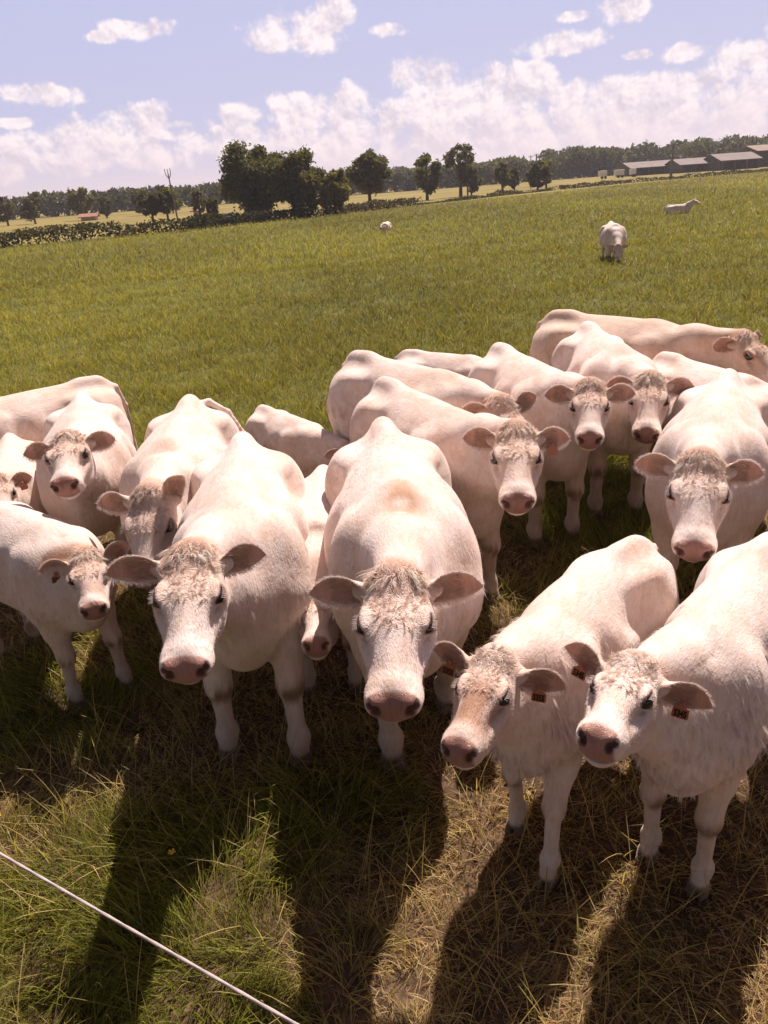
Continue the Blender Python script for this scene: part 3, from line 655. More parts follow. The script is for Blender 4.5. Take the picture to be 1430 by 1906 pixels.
        if i is not None:
            flow = np.tile(np.array([-.9, 0, -.45]), (len(i), 1)); flow = flow - N[i] * (flow * N[i]).sum(1)[:, None]
            d = nrmz(nrmz(flow) + N[i] * .30 + rng.normal(0, .22, (len(i), 3))); side = nrmz(np.cross(d, N[i]))
            add(V[i] - N[i] * .002, d, rng.uniform(.012, .026, len(i)) * s, np.full(len(i), .0019 * s), -N[i] * .25, side, 2, np.clip(col[i] * rng.uniform(.88, 1.1, len(i))[:, None], 0, .9))
        # tail switch
        n = int(160 * q_); b0 = np.array(tx[4]) + rng.normal(0, .018, (n, 3)) * s; b0[:, 1] += bend / s * max(0, .3 * s - tx[4][0]) ** 2 if bend else 0
        d = nrmz(np.tile(np.array([0, 0, -1.]), (n, 1)) + rng.normal(0, .12, (n, 3)))
        add(b0, d, rng.uniform(.08, .2, n) * s, np.full(n, .004 * s), d * 0, nrmz(np.cross(d, np.tile([1., .3, 0], (n, 1)))), 3, np.tile(WHITE * .9, (n, 1)))
    if HV:
        new_mesh_obj('coat_hair', np.concatenate(HV), np.concatenate(HQ), np.concatenate(HT), HAIR, root, np.concatenate(HC), True)
    # ---- ear tags
    if tagnum and not nohead:
        for (sd, W, inner, rim, (ed, ew, en), mid, e) in ear_info:
            if isinstance(tagnum, dict): num = tagnum.get(sd)
            else: num = tagnum
            if not num: continue
            hang = unit(-ew * .7 + en * .15 + np.array([0, 0, -.7])); xdir = unit(np.cross(hang, en)); nn = unit(np.cross(xdir, hang))
            if nn @ en < 0: nn = -nn
            xdir = np.cross(-hang, nn)
            c0 = mid(.52, -.35, .004) + en * .034 * hs; bm = bmesh.new()
            prof = [(-.010, .012), (.010, .012), (.013, -.012), (.028, -.022), (.031, -.030), (.031, -.060), (.027, -.066), (-.027, -.066), (-.031, -.060), (-.031, -.030), (-.028, -.022), (-.013, -.012)]
            vs = []
            for zz_ in (.0, .0022):
                vs.append([bm.verts.new(Vector(c0 + (xdir * a * 1.0 - hang * b_) * hs * .98 + nn * zz_)) for a, b_ in prof])
            bm.faces.new(vs[1]); bm.faces.new(vs[0][::-1])
            for k in range(len(prof)):
                k2 = (k + 1) % len(prof); bm.faces.new((vs[0][k], vs[0][k2], vs[1][k2], vs[1][k]))
            # button stud
            mb = bmesh.ops.create_cone(bm, cap_ends=True, segments=14, radius1=.009 * hs, radius2=.005 * hs, depth=.008 * hs)
            M = Matrix(((xdir[0], -hang[0], nn[0], c0[0] + nn[0] * .005), (xdir[1], -hang[1], nn[1], c0[1] + nn[1] * .005), (xdir[2], -hang[2], nn[2], c0[2] + nn[2] * .005), (0, 0, 0, 1)))
            bmesh.ops.transform(bm, matrix=M, verts=mb['verts'])
            bmesh.ops.recalc_face_normals(bm, faces=bm.faces)
            me = bpy.data.meshes.new('ear_tag'); bm.to_mesh(me); bm.free(); me.materials.append(TAGM)
            t = bpy.data.objects.new('ear_tag', me); COL.objects.link(t); t.parent = root
            if not num.strip(): continue
            cu = bpy.data.curves.new('tag_number', 'FONT'); cu.body = num; cu.size = .036 * hs; cu.align_x = 'CENTER'; cu.align_y = 'CENTER'; cu.extrude = .0004; cu.offset = .0013
            tmp = bpy.data.objects.new('tmp', cu); COL.objects.link(tmp); bpy.context.view_layer.update()
            tm = bpy.data.meshes.new_from_object(tmp.evaluated_get(bpy.context.evaluated_depsgraph_get())); bpy.data.objects.remove(tmp)
            tm.materials.clear(); tm.materials.append(INK); to = bpy.data.objects.new('tag_number', tm); COL.objects.link(to); to.parent = t
            c1 = c0 + hang * .045 * hs * .98 + nn * .0035
            sc = .66
            to.matrix_local = Matrix(((xdir[0] * sc, -hang[0] * 1.15, nn[0], c1[0]), (xdir[1] * sc, -hang[1] * 1.15, nn[1], c1[1]), (xdir[2] * sc, -hang[2] * 1.15, nn[2], c1[2]), (0, 0, 0, 1)))
    return root
# ------------------------------------------------------------------ land
def ground_mat():
    m = bpy.data.materials.new('pasture_soil'); m.use_nodes = True; nt = m.node_tree; N = nt.nodes; L = nt.links
    b = N['Principled BSDF']; b.inputs['Roughness'].default_value = .95; b.inputs['Specular IOR Level'].default_value = .15
    tc = N.new('ShaderNodeTexCoord'); sp = N.new('ShaderNodeSeparateXYZ'); L.new(tc.outputs['Object'], sp.inputs[0])
    def noise(sc, det, rough=.6):
        n = N.new('ShaderNodeTexNoise'); n.inputs['Scale'].default_value = sc; n.inputs['Detail'].default_value = det; n.inputs['Roughness'].default_value = rough; L.new(tc.outputs['Object'], n.inputs['Vector']); return n.outputs['Fac']
    def ramp(f, stops):
        r = N.new('ShaderNodeValToRGB'); L.new(f, r.inputs[0]); e = r.color_ramp.elements
        e[0].position, e[0].color = stops[0][0], (*stops[0][1], 1); e[1].position, e[1].color = stops[-1][0], (*stops[-1][1], 1)
        for p, c in stops[1:-1]:
            x = e.new(p); x.color = (*c, 1)
        return r.outputs[0]
    soil = ramp(noise(9, 8), [(.3, (.045, .026, .016)), (.5, (.10, .062, .038)), (.7, (.19, .125, .075))])
    turf = ramp(noise(.9, 9, .7), [(.3, (.060, .072, .018)), (.5, (.105, .112, .026)), (.68, (.17, .155, .045))])
    d = N.new('ShaderNodeMapRange'); d.interpolation_type = 'SMOOTHSTEP'; d.inputs['From Min'].default_value = 5.2; d.inputs['From Max'].default_value = 8; L.new(sp.outputs[1], d.inputs[0])
    mx = N.new('ShaderNodeMix'); mx.data_type = 'RGBA'; L.new(d.outputs[0], mx.inputs['Factor']); L.new(soil, mx.inputs[6]); L.new(turf, mx.inputs[7])
    L.new(mx.outputs[2], b.inputs['Base Color'])
    bp = N.new('ShaderNodeBump'); bp.inputs['Strength'].default_value = .8; bp.inputs['Distance'].default_value = .03; L.new(noise(22, 8), bp.inputs['Height']); L.new(bp.outputs[0], b.inputs['Normal'])
    return m
def grid_sheet(name, x0, x1, y0, y1, nx, ny, zf, mat):
    xs = np.linspace(x0, x1, nx); ys = np.linspace(y0, y1, ny); X, Y = np.meshgrid(xs, ys, indexing='ij')
    V = np.stack([X, Y, zf(X, Y)], -1).reshape(-1, 3); i = np.arange(nx * ny).reshape(nx, ny)
    Q = np.stack([i[:-1, :-1], i[1:, :-1], i[1:, 1:], i[:-1, 1:]], -1).reshape(-1, 4)
    return new_mesh_obj(name, V, Q, None, mat)
g = grid_sheet('ground', -1500, 1500, -20, 2600, 3, 3, lambda X, Y: X * 0, ground_mat()); tag(g, kind='structure')

def field_mat(name, c1, c2, sc):
    return simple_mat(name, tuple((a + b) / 2 for a, b in zip(c1, c2)), .95, .1, noise=(sc, .22))
LINE = [(-60, 38.6), (-26.6, 58.9), (-14, 68), (-5.2, 76), (6, 88), (20, 101), (45, 124), (69, 139), (115, 180)]  # far edge of the pasture
def line_y(x):
    return np.interp(x, [p[0] for p in LINE], [p[1] for p in LINE])
def strip(name, xs, ylo, yhi, z, mat):
    V = []; 
    for x, a, b in zip(xs, ylo, yhi): V += [(x, a, z), (x, b, z)]
    Q = [(2 * i, 2 * i + 2, 2 * i + 3, 2 * i + 1) for i in range(len(xs) - 1)]
    o = new_mesh_obj(name, V, Q, None, mat, smooth=False); tag(o, kind='structure'); return o
xs = np.linspace(-300, 500, 60)
# hay meadow beyond the hedge
strip('meadow', xs, line_y(xs) + 1.5, line_y(xs) + 260, .03, field_mat('meadow_grass', (.19, .16, .045), (.26, .20, .07), .05))

def hill(name, az0, az1, dist, prof, depth, mat, z0=0):
    """ridge: prof(t) gives the height; t 0..1 along azimuth (degrees)"""
    n = 90; m = 8; V = []
    for i in range(n):
        t = i / (n - 1); a = math.radians(az0 + (az1 - az0) * t); h = prof(t)
        for j in range(m):
            r = dist + depth * j / (m - 1); V.append((math.sin(a) * r, math.cos(a) * r, z0 + h * math.sin(math.pi / 2 * min(1, j / (m - 2))) ** 1.0 - .5))
    i = np.arange(n * m).reshape(n, m); Q = np.stack([i[:-1, :-1], i[1:, :-1], i[1:, 1:], i[:-1, 1:]], -1).reshape(-1, 4)
    o = new_mesh_obj(name, V, Q, None, mat); tag(o, kind='structure'); return o
HM = simple_mat('hill_woods', (.060, .066, .045), .95, .1, noise=(.03, .3))
hill('hill', -24, 6, 900, lambda t: 13 * math.exp(-((t - .36) / .22) ** 2) + 3 * math.exp(-((t - .8) / .3) ** 2) + .6 * math.sin(t * 40), 500, HM)
hill('hill', 2, 40, 620, lambda t: 4 + 16 * sstep(.1, .75, t) + .5 * math.sin(t * 60) + .4 * math.sin(t * 131), 400, HM)

# ------------------------------------------------------------------ foliage
def leaf_mat(name, rough=.6):
    m = bpy.data.materials.new(name); m.use_nodes = True; nt = m.node_tree; b = nt.nodes['Principled BSDF']; b.inputs['Roughness'].default_value = rough; b.inputs['Specular IOR Level'].default_value = .25
    at = nt.nodes.new('ShaderNodeAttribute'); at.attribute_name = 'tint'; nt.links.new(at.outputs['Color'], b.inputs['Base Color'])
    tr = nt.nodes.new('ShaderNodeBsdfTranslucent'); mulc = nt.nodes.new('ShaderNodeVectorMath'); mulc.operation = 'MULTIPLY'; mulc.inputs[1].default_value = (1.15, 1.2, .6)
    nt.links.new(at.outputs['Color'], mulc.inputs[0]); nt.links.new(mulc.outputs[0], tr.inputs[0])
    mx = nt.nodes.new('ShaderNodeMixShader'); mx.inputs[0].default_value = .5
    nt.links.new(b.outputs[0], mx.inputs[1]); nt.links.new(tr.outputs[0], mx.inputs[2]); nt.links.new(mx.outputs[0], nt.nodes['Material Output'].inputs[0])
    return m
LEAF = leaf_mat('tree_leaves'); BLADE = leaf_mat('grass_blades', .5)
BARK = simple_mat('bark', (.10, .075, .055), .9, .2, noise=(3, .4))
rg = np.random.default_rng(11)
def leaf_cards(C, size, rng, base_col, var=.25, flat=.0):
    n = len(C); a = rng.normal(0, 1, (n, 3)); a /= np.linalg.norm(a, axis=1)[:, None]; b = rng.normal(0, 1, (n, 3)); b -= a * (a * b).sum(1)[:, None]; b /= np.linalg.norm(b, axis=1)[:, None]
    s = size * rng.uniform(.5, 1.15, n)[:, None]; c = np.cross(a, b)
    V = np.stack([C - a * s, C + b * s * .55 + c * s * .1, C + a * s, C - b * s * .55 + c * s * .1], 1).reshape(-1, 3)
    Q = np.arange(4 * n).reshape(n, 4)
    col = np.asarray(base_col)[None] * (1 + rng.normal(0, var, n))[:, None] * np.stack([1 + rng.normal(0, .08, n), np.ones(n), np.ones(n)], 1)
    return V, Q, np.repeat(np.clip(col, .008, .5), 4, 0)
def tube_verts(pts, rad, k=7):
    pts = np.asarray(pts, float); V = []; 
    for i, p in enumerate(pts):
        d = unit(pts[min(i + 1, len(pts) - 1)] - pts[max(i - 1, 0)]); a = unit(np.cross(d, [.3, 1, .1])); b = np.cross(d, a)
        for j in range(k):
            t = 2 * math.pi * j / k; V.append(p + (a * math.cos(t) + b * math.sin(t)) * rad[i])
    Q = [(i * k + j, i * k + (j + 1) % k, (i + 1) * k + (j + 1) % k, (i + 1) * k + j) for i in range(len(pts) - 1) for j in range(k)]
    return np.array(V), np.array(Q)
def join(parts):
    V = []; Q = []; o = 0
    for v, q in parts: V.append(v); Q.append(q + o); o += len(v)
    return np.concatenate(V), np.concatenate(Q)
def tree(label, x, y, h, w, skirt=.15, dens=1.0, col=(.050, .058, .020), leaf=.28, kind='broadleaf_tree', cat='tree', group='trees along the hedge', seed=0, gaps=.3, lean=0.0):
    rng = np.random.default_rng(seed + 100); r = empty(kind, (x, y, 0)); tag(r, label, cat, group)
    tr = []; top = h * .8
    p = np.array([[0, 0, -.1], [lean * .1, 0, h * .25], [lean * .4, .1, h * .5], [lean, 0, top]]); tr.append(tube_verts(p, [h * .038, h * .030, h * .02, h * .006]))
    cl = []
    nb = int(34 * dens)
    for i in range(nb):
        u = rng.normal(0, 1, 3); u /= np.linalg.norm(u); rr = rng.uniform(.35, 1.0) ** .5
        zc = h * (skirt + (1 - skirt) * .5); c = np.array([lean * .6 + u[0] * w * rr * .78, u[1] * w * rr * .75, zc + u[2] * h * (1 - skirt) * .5 * rr * .84])
        cl.append((c, rng.uniform(.09, .25) * w * 1.05))
        if i % 2 == 0 and c[2] > h * .2:
            z0 = max(h * .12, c[2] * .45); s0 = np.array([lean * .3, 0, z0]); m = (s0 + c) / 2 + np.array([0, 0, -.04 * h]); tr.append(tube_verts([s0, m, c], [h * .014, h * .009, h * .003], 5))
    V, Q = join(tr); new_mesh_obj('trunk', V, Q, None, BARK, r)
    C = []
    for c, rad in cl:
        n = int(150 * dens * (rad / .5) ** 1.2 / (leaf / .28) ** 1.5); n = int(n * 1.25); n = min(max(n, 40), 520)
        u = rng.normal(0, 1, (n, 3)); u /= np.linalg.norm(u, axis=1)[:, None]; C.append(c + u * (np.abs(rng.normal(.72, .34, n)) * rad * 1.15)[:, None] * np.array([1, 1, .8]))
    C = np.concatenate(C); C = C[C[:, 2] > .1]
    cm = 1 + .35 * (fbm3(C * 1.1, seed, 2) - .5); V, Q, K = leaf_cards(C, leaf, rng, col); K = K * np.repeat(cm, 4)[:, None]
    new_mesh_obj('crown', V, Q, None, LEAF, r, K, False)
    return r
def hedge(label, pts, h, w, dens=26, col=(.055, .052, .020), seed=0, group=None, leaf=.16, gap=.35):
    rng = np.random.default_rng(seed + 500); pts = np.asarray(pts, float); r0_ = pts[0]; r = empty('hedge', (r0_[0], r0_[1], 0)); tag(r, label, 'hedge', group)
    C = []; st = []
    for a, b in zip(pts[:-1], pts[1:]):
        Ls = np.linalg.norm(b - a); n = int(Ls * w * dens * 5); t = rng.uniform(0, 1, n); P = a + (b - a) * t[:, None]
        hh = h * (.55 + .9 * fbm3(np.stack([P[:, 0] * .55, P[:, 1] * .55, np.zeros(n)], 1), seed + 5, 2)) * np.clip(3.2 * (fbm3(np.stack([P[:, 0] * .16, P[:, 1] * .16, np.ones(n)], 1), seed + 8, 2) - gap * .5), .25, 1)
        C.append(np.stack([P[:, 0] + rng.normal(0, w * .35, n), P[:, 1] + rng.normal(0, w * .35, n), rng.uniform(.02, 1, n) ** .8 * hh], 1))
        for k in range(int(Ls / 1.5)):
            q = a + (b - a) * (k + .5) / max(1, int(Ls / 1.5)); st.append(tube_verts([[q[0], q[1], 0], [q[0] + rng.normal(0, .1), q[1], h * .6]], [.04, .015], 4))
    C = np.concatenate(C) - np.array([r0_[0], r0_[1], 0]); V, Q, K = leaf_cards(C, leaf, rng, col, .3); 
    new_mesh_obj('foliage', V, Q, None, LEAF, r, K, False)
    if False:
        V, Q = join(st); new_mesh_obj('stems', V - np.array([r0_[0], r0_[1], 0]), Q, None, BARK, r)
    return r

TREES = [  # x, y, height, half width, foot of the crown, density, leaf colour, gaps, label
 (-10.4, 81.0, 7.1, 4.1, .08, 1.9, (.046, .050, .020), 'largest broad dark oak of the hedge, crown nearly to the ground'),
 (-5.9, 78.0, 6.0, 2.9, .08, 1.4, (.050, .052, .020), 'rounded dark tree joined to the right side of the largest oak'),
 (-2.7, 79.5, 4.5, 1.9, .08, 1.0, (.085, .085, .030), 'small paler tree at the right end of the big oak clump'),
 (0.9, 96.5, 6.3, 2.8, .22, 1.2, (.050, .055, .022), 'round oak with a short visible trunk in the middle of the horizon'),
 (8.8, 110.0, 6.1, 2.3, .12, 1.0, (.050, .055, .022), 'ragged dark tree left of the tall open crowned tree'),
 (14.2, 117.0, 7.3, 2.5, .42, .7, (.055, .060, .026), 'tall open crowned tree with sky showing through its top'),
 (15.6, 116.0, 3.8, 1.7, .06, .9, (.040, .044, .018), 'low dark bushy tree under the tall open crowned one'),
 (21.4, 124.0, 4.9, 1.6, .10, .8, (.062, .066, .028), 'narrow tree left of the rounded bushy tree near the barns'),
 (23.4, 125.0, 3.6, 1.2, .08, .8, (.050, .055, .024), 'small tree squeezed between the narrow tree and the bushy one'),
 (27.0, 125.0, 4.4, 2.0, .04, 1.1, (.042, .046, .020), 'rounded dark bushy tree, last of the row before the barns'),
 (29.0, 128.0, 4.6, 1.5, .10, .7, (.075, .078, .034), 'paler loose tree close behind the last bushy tree'),
 (-24.3, 94.0, 3.8, 1.5, .10, 1.0, (.042, .046, .020), 'dark round tree right behind the leaning left hand pole'),
 (-22.8, 95.0, 4.0, 1.5, .12, .9, (.052, .056, .024), 'rounded tree whose crown the leaning left pole crosses'),
 (-18.4, 92.0, 3.5, 1.0, .14, .7, (.070, .072, .030), 'pale slim tree left of the small cone shaped tree'),
 (-16.6, 90.5, 2.7, .8, .05, .8, (.042, .046, .020), 'small dark cone shaped tree left of the big oak clump'),
 (-62, 130, 4.6, 2.8, .06, .8, (.052, .058, .026), 'leftmost dark tree on the far edge of the meadow'),
 (-57.5, 132, 4.9, 1.8, .08, .7, (.058, .060, .028), 'slim tree beside the leftmost tree of the far meadow edge'),
 (-53.5, 133, 5.0, 2.1, .08, .8, (.048, .052, .024), 'dark tree in the middle of the left far meadow edge'),
 (-46.5, 136, 5.4, 2.4, .10, .8, (.066, .066, .030), 'tallest loose crowned tree above the small red roofed barn'),
 (-43.0, 137, 3.8, 1.4, .05, .8, (.044, .046, .022), 'low dark tree just left of the small red roofed barn'),
 (-37.5, 140, 4.2, 2.2, .06, .8, (.052, .056, .028), 'broad bush like tree just right of the red roofed barn'),
 (-33.0, 142, 4.1, 2.0, .06, .8, (.050, .054, .028), 'low tree midway between the red roofed barn and the left pole'),
 (-13.5, 100.0, 3.6, 1.4, .1, .7, (.056, .060, .028), 'grey green tree showing between cone shaped tree and big oak'),
]
for i, (x, y, h, w, sk, de, c, lab) in enumerate(TREES):
    tree(lab, x, y, h, w, skirt=sk, dens=de, col=(c[0] * 2.25, c[1] * 1.95, c[2] * 1.75), leaf=.15 + .0009 * y, seed=i, group=None)
def px_line(*p): return [q for q in p]
hedge('low ragged hedge on the near side of the meadow at far left', [(-60, 40), (-26.5, 60.0), (-19, 63.5), (-14.5, 66)], 1.05, 1.1, 30, seed=1)
hedge('thin dark clipped hedge crossing the meadow at far left', [(-60, 60), (-34.5, 76.7), (-27, 82)], .75, .5, 30, seed=2, gap=.1)
hedge('dense dark hedge running under the big oak clump', [(-14.5, 66.5), (-12.4, 72.0), (-8, 75.0), (-4.6, 76)], .95, 1.3, 46, (.032, .032, .014), seed=3, gap=.05)
hedge('patchy brown hedge beneath the round oak of the middle', [(-4, 77), (-.5, 82.5), (2.5, 87), (6, 91)], .8, 1.2, 24, (.062, .046, .024), seed=4)
hedge('broken line of small bushes below the tall open tree', [(6.3, 92), (12, 98), (18, 106), (27, 115)], .62, .9, 20, seed=5, gap=.55)
hedge('long thin clipped hedge leading to the barns at right', [(28, 116), (42, 128), (56, 134), (75, 146), (110, 170)], .6, .7, 20, (.045, .046, .018), seed=6, gap=.15)
def woodland(name, label, segs, col, seed, leaf=.9):
    rng = np.random.default_rng(seed); C = []
    for (xa, ya, xb, yb, h, n) in segs:
        t = rng.uniform(0, 1, n); x = xa + (xb - xa) * t + rng.normal(0, 1, n); y = ya + (yb - ya) * t + rng.uniform(0, 12, n)
        P = np.stack([x / 5.5, y / 9, np.zeros(n)], 1); hh = h * (.62 + .6 * fbm3(P, seed, 3)); C.append(np.stack([x, y, rng.uniform(0, 1, n) ** .7 * hh], 1))
    C = np.concatenate(C); V, Q, K = leaf_cards(C, leaf, rng, col, .22); cm = 1 + .6 * (fbm3(C * np.array([.25, .2, .4]), seed + 3, 2) - .5); K *= np.repeat(cm, 4)[:, None]
    o = new_mesh_obj(name, V, Q, None, LEAF, None, K, False); tag(o, label, 'woodland', kind='stuff')
woodland('woodland', 'far off belt of dark woodland behind the left meadow', [(-110, 185, -6, 215, 5.4, 7000)], (.060, .062, .038), 31)
woodland('woodland', 'far off belt of dark woodland behind the middle meadow', [(-6, 205, 60, 235, 6.2, 7000), (60, 235, 78, 240, 8.2, 2200)], (.075, .080, .044), 32)
woodland('woodland', 'distant wooded slope rising behind the farm barns', [(60, 262, 170, 275, 8.5, 9000), (95, 240, 190, 262, 8.0, 5000)], (.070, .075, .046), 33, 1.0)

# strip of ungrazed brown grass along the far side of the pasture
xs2 = np.linspace(0, 110, 30)
strip('ungrazed_strip', xs2, np.interp(xs2, [0, 3, 25, 52, 110], [71, 73, 80, 92, 112]), line_y(xs2) - 3.0, .02, field_mat('brown_grass', (.085, .080, .030), (.115, .100, .042), .4))

# ------------------------------------------------------------------ farm, poles, far sheds
ROOF = simple_mat('fibre_cement_roof', (.19, .15, .145), .8, .3, noise=(.5, .15)); WALLM = simple_mat('barn_boards', (.10, .08, .07), .9, .2, noise=(1.5, .35)); REDR = simple_mat('red_tiles', (.33, .17, .13), .85, .2, noise=(2, .25)); PALEW = simple_mat('pale_render', (.5, .44, .38), .9, .2, noise=(1, .15))
STEEL = simple_mat('rusty_steel', (.13, .09, .075), .7, .4)
def box_bm(bm, x0, x1, y0, y1, z0, z1):
    v = [bm.verts.new(p) for p in ((x0, y0, z0), (x1, y0, z0), (x1, y1, z0), (x0, y1, z0), (x0, y0, z1), (x1, y0, z1), (x1, y1, z1), (x0, y1, z1))]
    for f in ((3, 2, 1, 0), (4, 5, 6, 7), (0, 1, 5, 4), (1, 2, 6, 5), (2, 3, 7, 6), (3, 0, 4, 7)): bm.faces.new([v[i] for i in f])
def bm_obj(name, bm, mat, parent=None, bevel=0):
    me = bpy.data.meshes.new(name); bmesh.ops.recalc_face_normals(bm, faces=bm.faces); bm.to_mesh(me); bm.free(); me.materials.append(mat); o = bpy.data.objects.new(name, me); COL.objects.link(o); o.parent = parent
    if bevel: md = o.modifiers.new('b', 'BEVEL'); md.width = bevel; md.segments = 2
    return o
def barn(label, x, y, rz, L_, W_, eave, ridge, wall=None, roof=None, open_=True, name='barn'):
    r = empty(name, (x, y, 0), rz); tag(r, label, 'barn')
    bm = bmesh.new(); h = L_ / 2; w = W_ / 2
    box_bm(bm, -h, h, w - .25, w, 0, eave); box_bm(bm, -h, -h + .25, -w, w - .26, 0, eave); box_bm(bm, h - .25, h, -w, w - .26, 0, eave)
    for s in (-1, 1):
        a = h * s; b = a - .25 * s; v = [bm.verts.new(p) for p in ((a, -w, eave), (a, w, eave), (a, 0, ridge - .05), (b, -w, eave), (b, w, eave), (b, 0, ridge - .05))]
        bm.faces.new(v[:3]); bm.faces.new(v[3:][::-1]); bm.faces.new((v[0], v[3], v[5], v[2])); bm.faces.new((v[1], v[2], v[5], v[4]))
    if not open_: box_bm(bm, -h + .26, h - .26, -w, -w + .25, 0, eave)
    bm_obj('wall', bm, wall or WALLM, r)
    bm = bmesh.new()
    for s in (-1, 1):
        y1 = s * (w + .5); z1 = eave - .12; n = 2
        v = [bm.verts.new(p) for p in ((-h - .4, y1, z1), (h + .4, y1, z1), (h + .4, 0, ridge), (-h - .4, 0, ridge), (-h - .4, y1, z1 + .14), (h + .4, y1, z1 + .14), (h + .4, 0, ridge + .14), (-h - .4, 0, ridge + .14))]
        for f in ((0, 1, 2, 3), (7, 6, 5, 4), (0, 4, 5, 1), (0, 3, 7, 4), (1, 5, 6, 2)): bm.faces.new([v[i] for i in f])
    bm_obj('roof', bm, roof or ROOF, r)
    if open_:
        n = max(3, int(L_ / 4))
        for k in range(n + 1):
            bm = bmesh.new(); xx_ = -h + .4 + (L_ - .8) * k / n; box_bm(bm, xx_ - .12, xx_ + .12, -w - .3, -w - .06, 0, eave - .1); bm_obj('post', bm, STEEL, r)
    return r
barn('long low barn with pale roof, leftmost of the farm', 72.0, 205, .10, 13, 9, 1.8, 3.0)
barn('wide barn with shallow pale roof right of the far pole', 80.5, 198, .06, 10.5, 9, 1.8, 3.0)
barn('gable barn with pale roof in the middle of the farm', 87.5, 194, .10, 9.5, 9, 2.1, 3.5)
barn('tall brown roofed hall behind the open steel frame', 103, 204, .12, 15, 9, 3.7, 4.9, roof=simple_mat('brown_sheet_roof', (.25, .17, .14), .8, .3, noise=(.5, .15)))
barn('small red roofed barn by the trees at far left', -43.6, 130, .15, 2.2, 2.0, .6, .95, PALEW, REDR, False)
barn('tiny pale shed in the meadow left of the big oak', -22.7, 112, .0, .9, 1.0, .7, 1.0, PALEW, REDR, False, 'shed')
r = empty('steel_frame', (93.5, 176, 0), .12); tag(r, 'open steel frame standing in front of the tall brown hall', 'frame')
for k in range(4):
    bm = bmesh.new(); box_bm(bm, -6 + 4 * k - .12, -6 + 4 * k + .12, -.12, .12, 0, 3.3); bm_obj('post', bm, STEEL, r)
bm = bmesh.new(); box_bm(bm, -6.4, 6.4, -.2, .2, 3.303, 3.65); bm_obj('beam', bm, STEEL, r)
for i, (x, w_) in enumerate(((55.5, 1.6), (59.0, 1.9), (61.8, 1.0))):
    r = empty('trailer', (x, 188 - i, 0), .1); tag(r, ('small white trailer, leftmost of three before the woods', 'long white trailer, middle of three before the woods', 'narrow white trailer, rightmost of three before the woods')[i], 'trailer')
    bm = bmesh.new(); box_bm(bm, -w_ / 2, w_ / 2, -.8, .8, .55, 1.75); bm_obj('box', bm, simple_mat('white_panel', (.7, .66, .64), .5), r, .05)
    for k in (-1, 1):
        bm = bmesh.new(); bmesh.ops.create_cone(bm, cap_ends=True, segments=14, radius1=.3, radius2=.3, depth=.15, matrix=Matrix.Translation((k * w_ * .25, -.85, .32)) @ Matrix.Rotation(math.pi / 2, 4, 'X')); bm_obj('wheel', bm, simple_mat('tyre', (.02, .02, .02), .8), r)
WOOD = simple_mat('grey_pole', (.20, .17, .16), .85, .2, noise=(2, .2)); CER = simple_mat('insulator', (.45, .42, .40), .3, .5)
def pole(label, x, y, h, lean=0.0, arms=1, wv=False, r0_=.10):
    r = empty('utility_pole', (x, y, 0)); r.rotation_euler = (0, lean, 0); tag(r, label, 'utility pole')
    V, Q = tube_verts([[0, 0, -.2], [0, 0, h * .5], [0, 0, h]], [r0_, r0_ * .8, r0_ * .6], 9); new_mesh_obj('post', V, Q, None, WOOD, r)
    if wv:
        for s in (-1, 1):
            V, Q = tube_verts([[0, 0, h * .90], [s * .28, 0, h * .97 + .1], [s * .30, 0, h + .35]], [.05, .045, .04], 6); new_mesh_obj('bracket', V, Q, None, WOOD, r)
            V, Q = tube_verts([[s * .30, 0, h + .36], [s * .30, 0, h + .55]], [.06, .05], 8); new_mesh_obj('insulator', V, Q, None, CER, r)
        V, Q = tube_verts([[0, 0, h], [0, 0, h + .5]], [.06, .04], 8); new_mesh_obj('insulator', V, Q, None, CER, r)
    else:
        V, Q = tube_verts([[-.45, -.12, h - .25], [0, -.12, h - .1], [.45, -.12, h - .25]], [.05, .06, .05], 6); new_mesh_obj('crossarm', V, Q, None, WOOD, r)
        for s in (-.42, 0, .42):
            V, Q = tube_verts([[s, -.12, h - .2 + (.12 if s == 0 else 0)], [s, -.12, h + .12 + (.1 if s == 0 else 0)]], [.05, .035], 8); new_mesh_obj('insulator', V, Q, None, CER, r)
pole('leaning grey pole with forked top at the left hedge', -21.0, 92.0, 5.0, -.05, wv=True)
pole('thin grey pole before the tall open crowned tree', 15.0, 115.5, 4.9, -.01, r0_=.13)
pole('dark pole with crossarm standing by the right hedge before the barns', 50.7, 133.5, 5.4, 0.0, r0_=.24)
pole('thinner pole, left of the pair sticking up behind the bushy trees', 35.2, 170.0, 5.6, .0, wv=False, r0_=.14)
pole('thicker pole, right of the pair sticking up behind the bushy trees', 36.8, 172.0, 5.9, .0, wv=False, r0_=.22)

# ------------------------------------------------------------------ the herd
HERD = "pale cattle crowding up to the fence"
build_cow('cow', 'white cow with raised head and pink nose behind the small calf at left', 'cow', HERD, pos=(-2.21,5.45), yaw=-1.271, s=0.95, hs=0.95, poll=(1.03,0.00,1.42), hdir=(0.95,-0.08,-0.29), seed=12, hw=1.03, hl=.97, near=.85, roll=.05, brown=.7, ears=((.12, .0, .1, .21, 1), (.05, .05, .1, .22, 1)), fringe=.5, stripe=0)
build_cow('cow', 'cow with lowered grey face between the left calf and the big left cow', 'cow', HERD, pos=(-1.33,4.82), yaw=-1.498, s=0.99, hs=0.99, poll=(1.04,0.00,1.28), hdir=(0.74,-0.06,-0.67), seed=15, hw=1.03, hl=1.04, near=.95, coat=1, brown=.6, cream=.1, ears=((1.15, .25, .5, .25, .9), (-.15, .1, .1, .26, 1)), tailpts=((-.70, 0, 1.27), (-.78, .12, 1.27), (-.74, .26, 1.19), (-.66, .36, 1.04), (-.62, .38, .86)), fringe=.3)
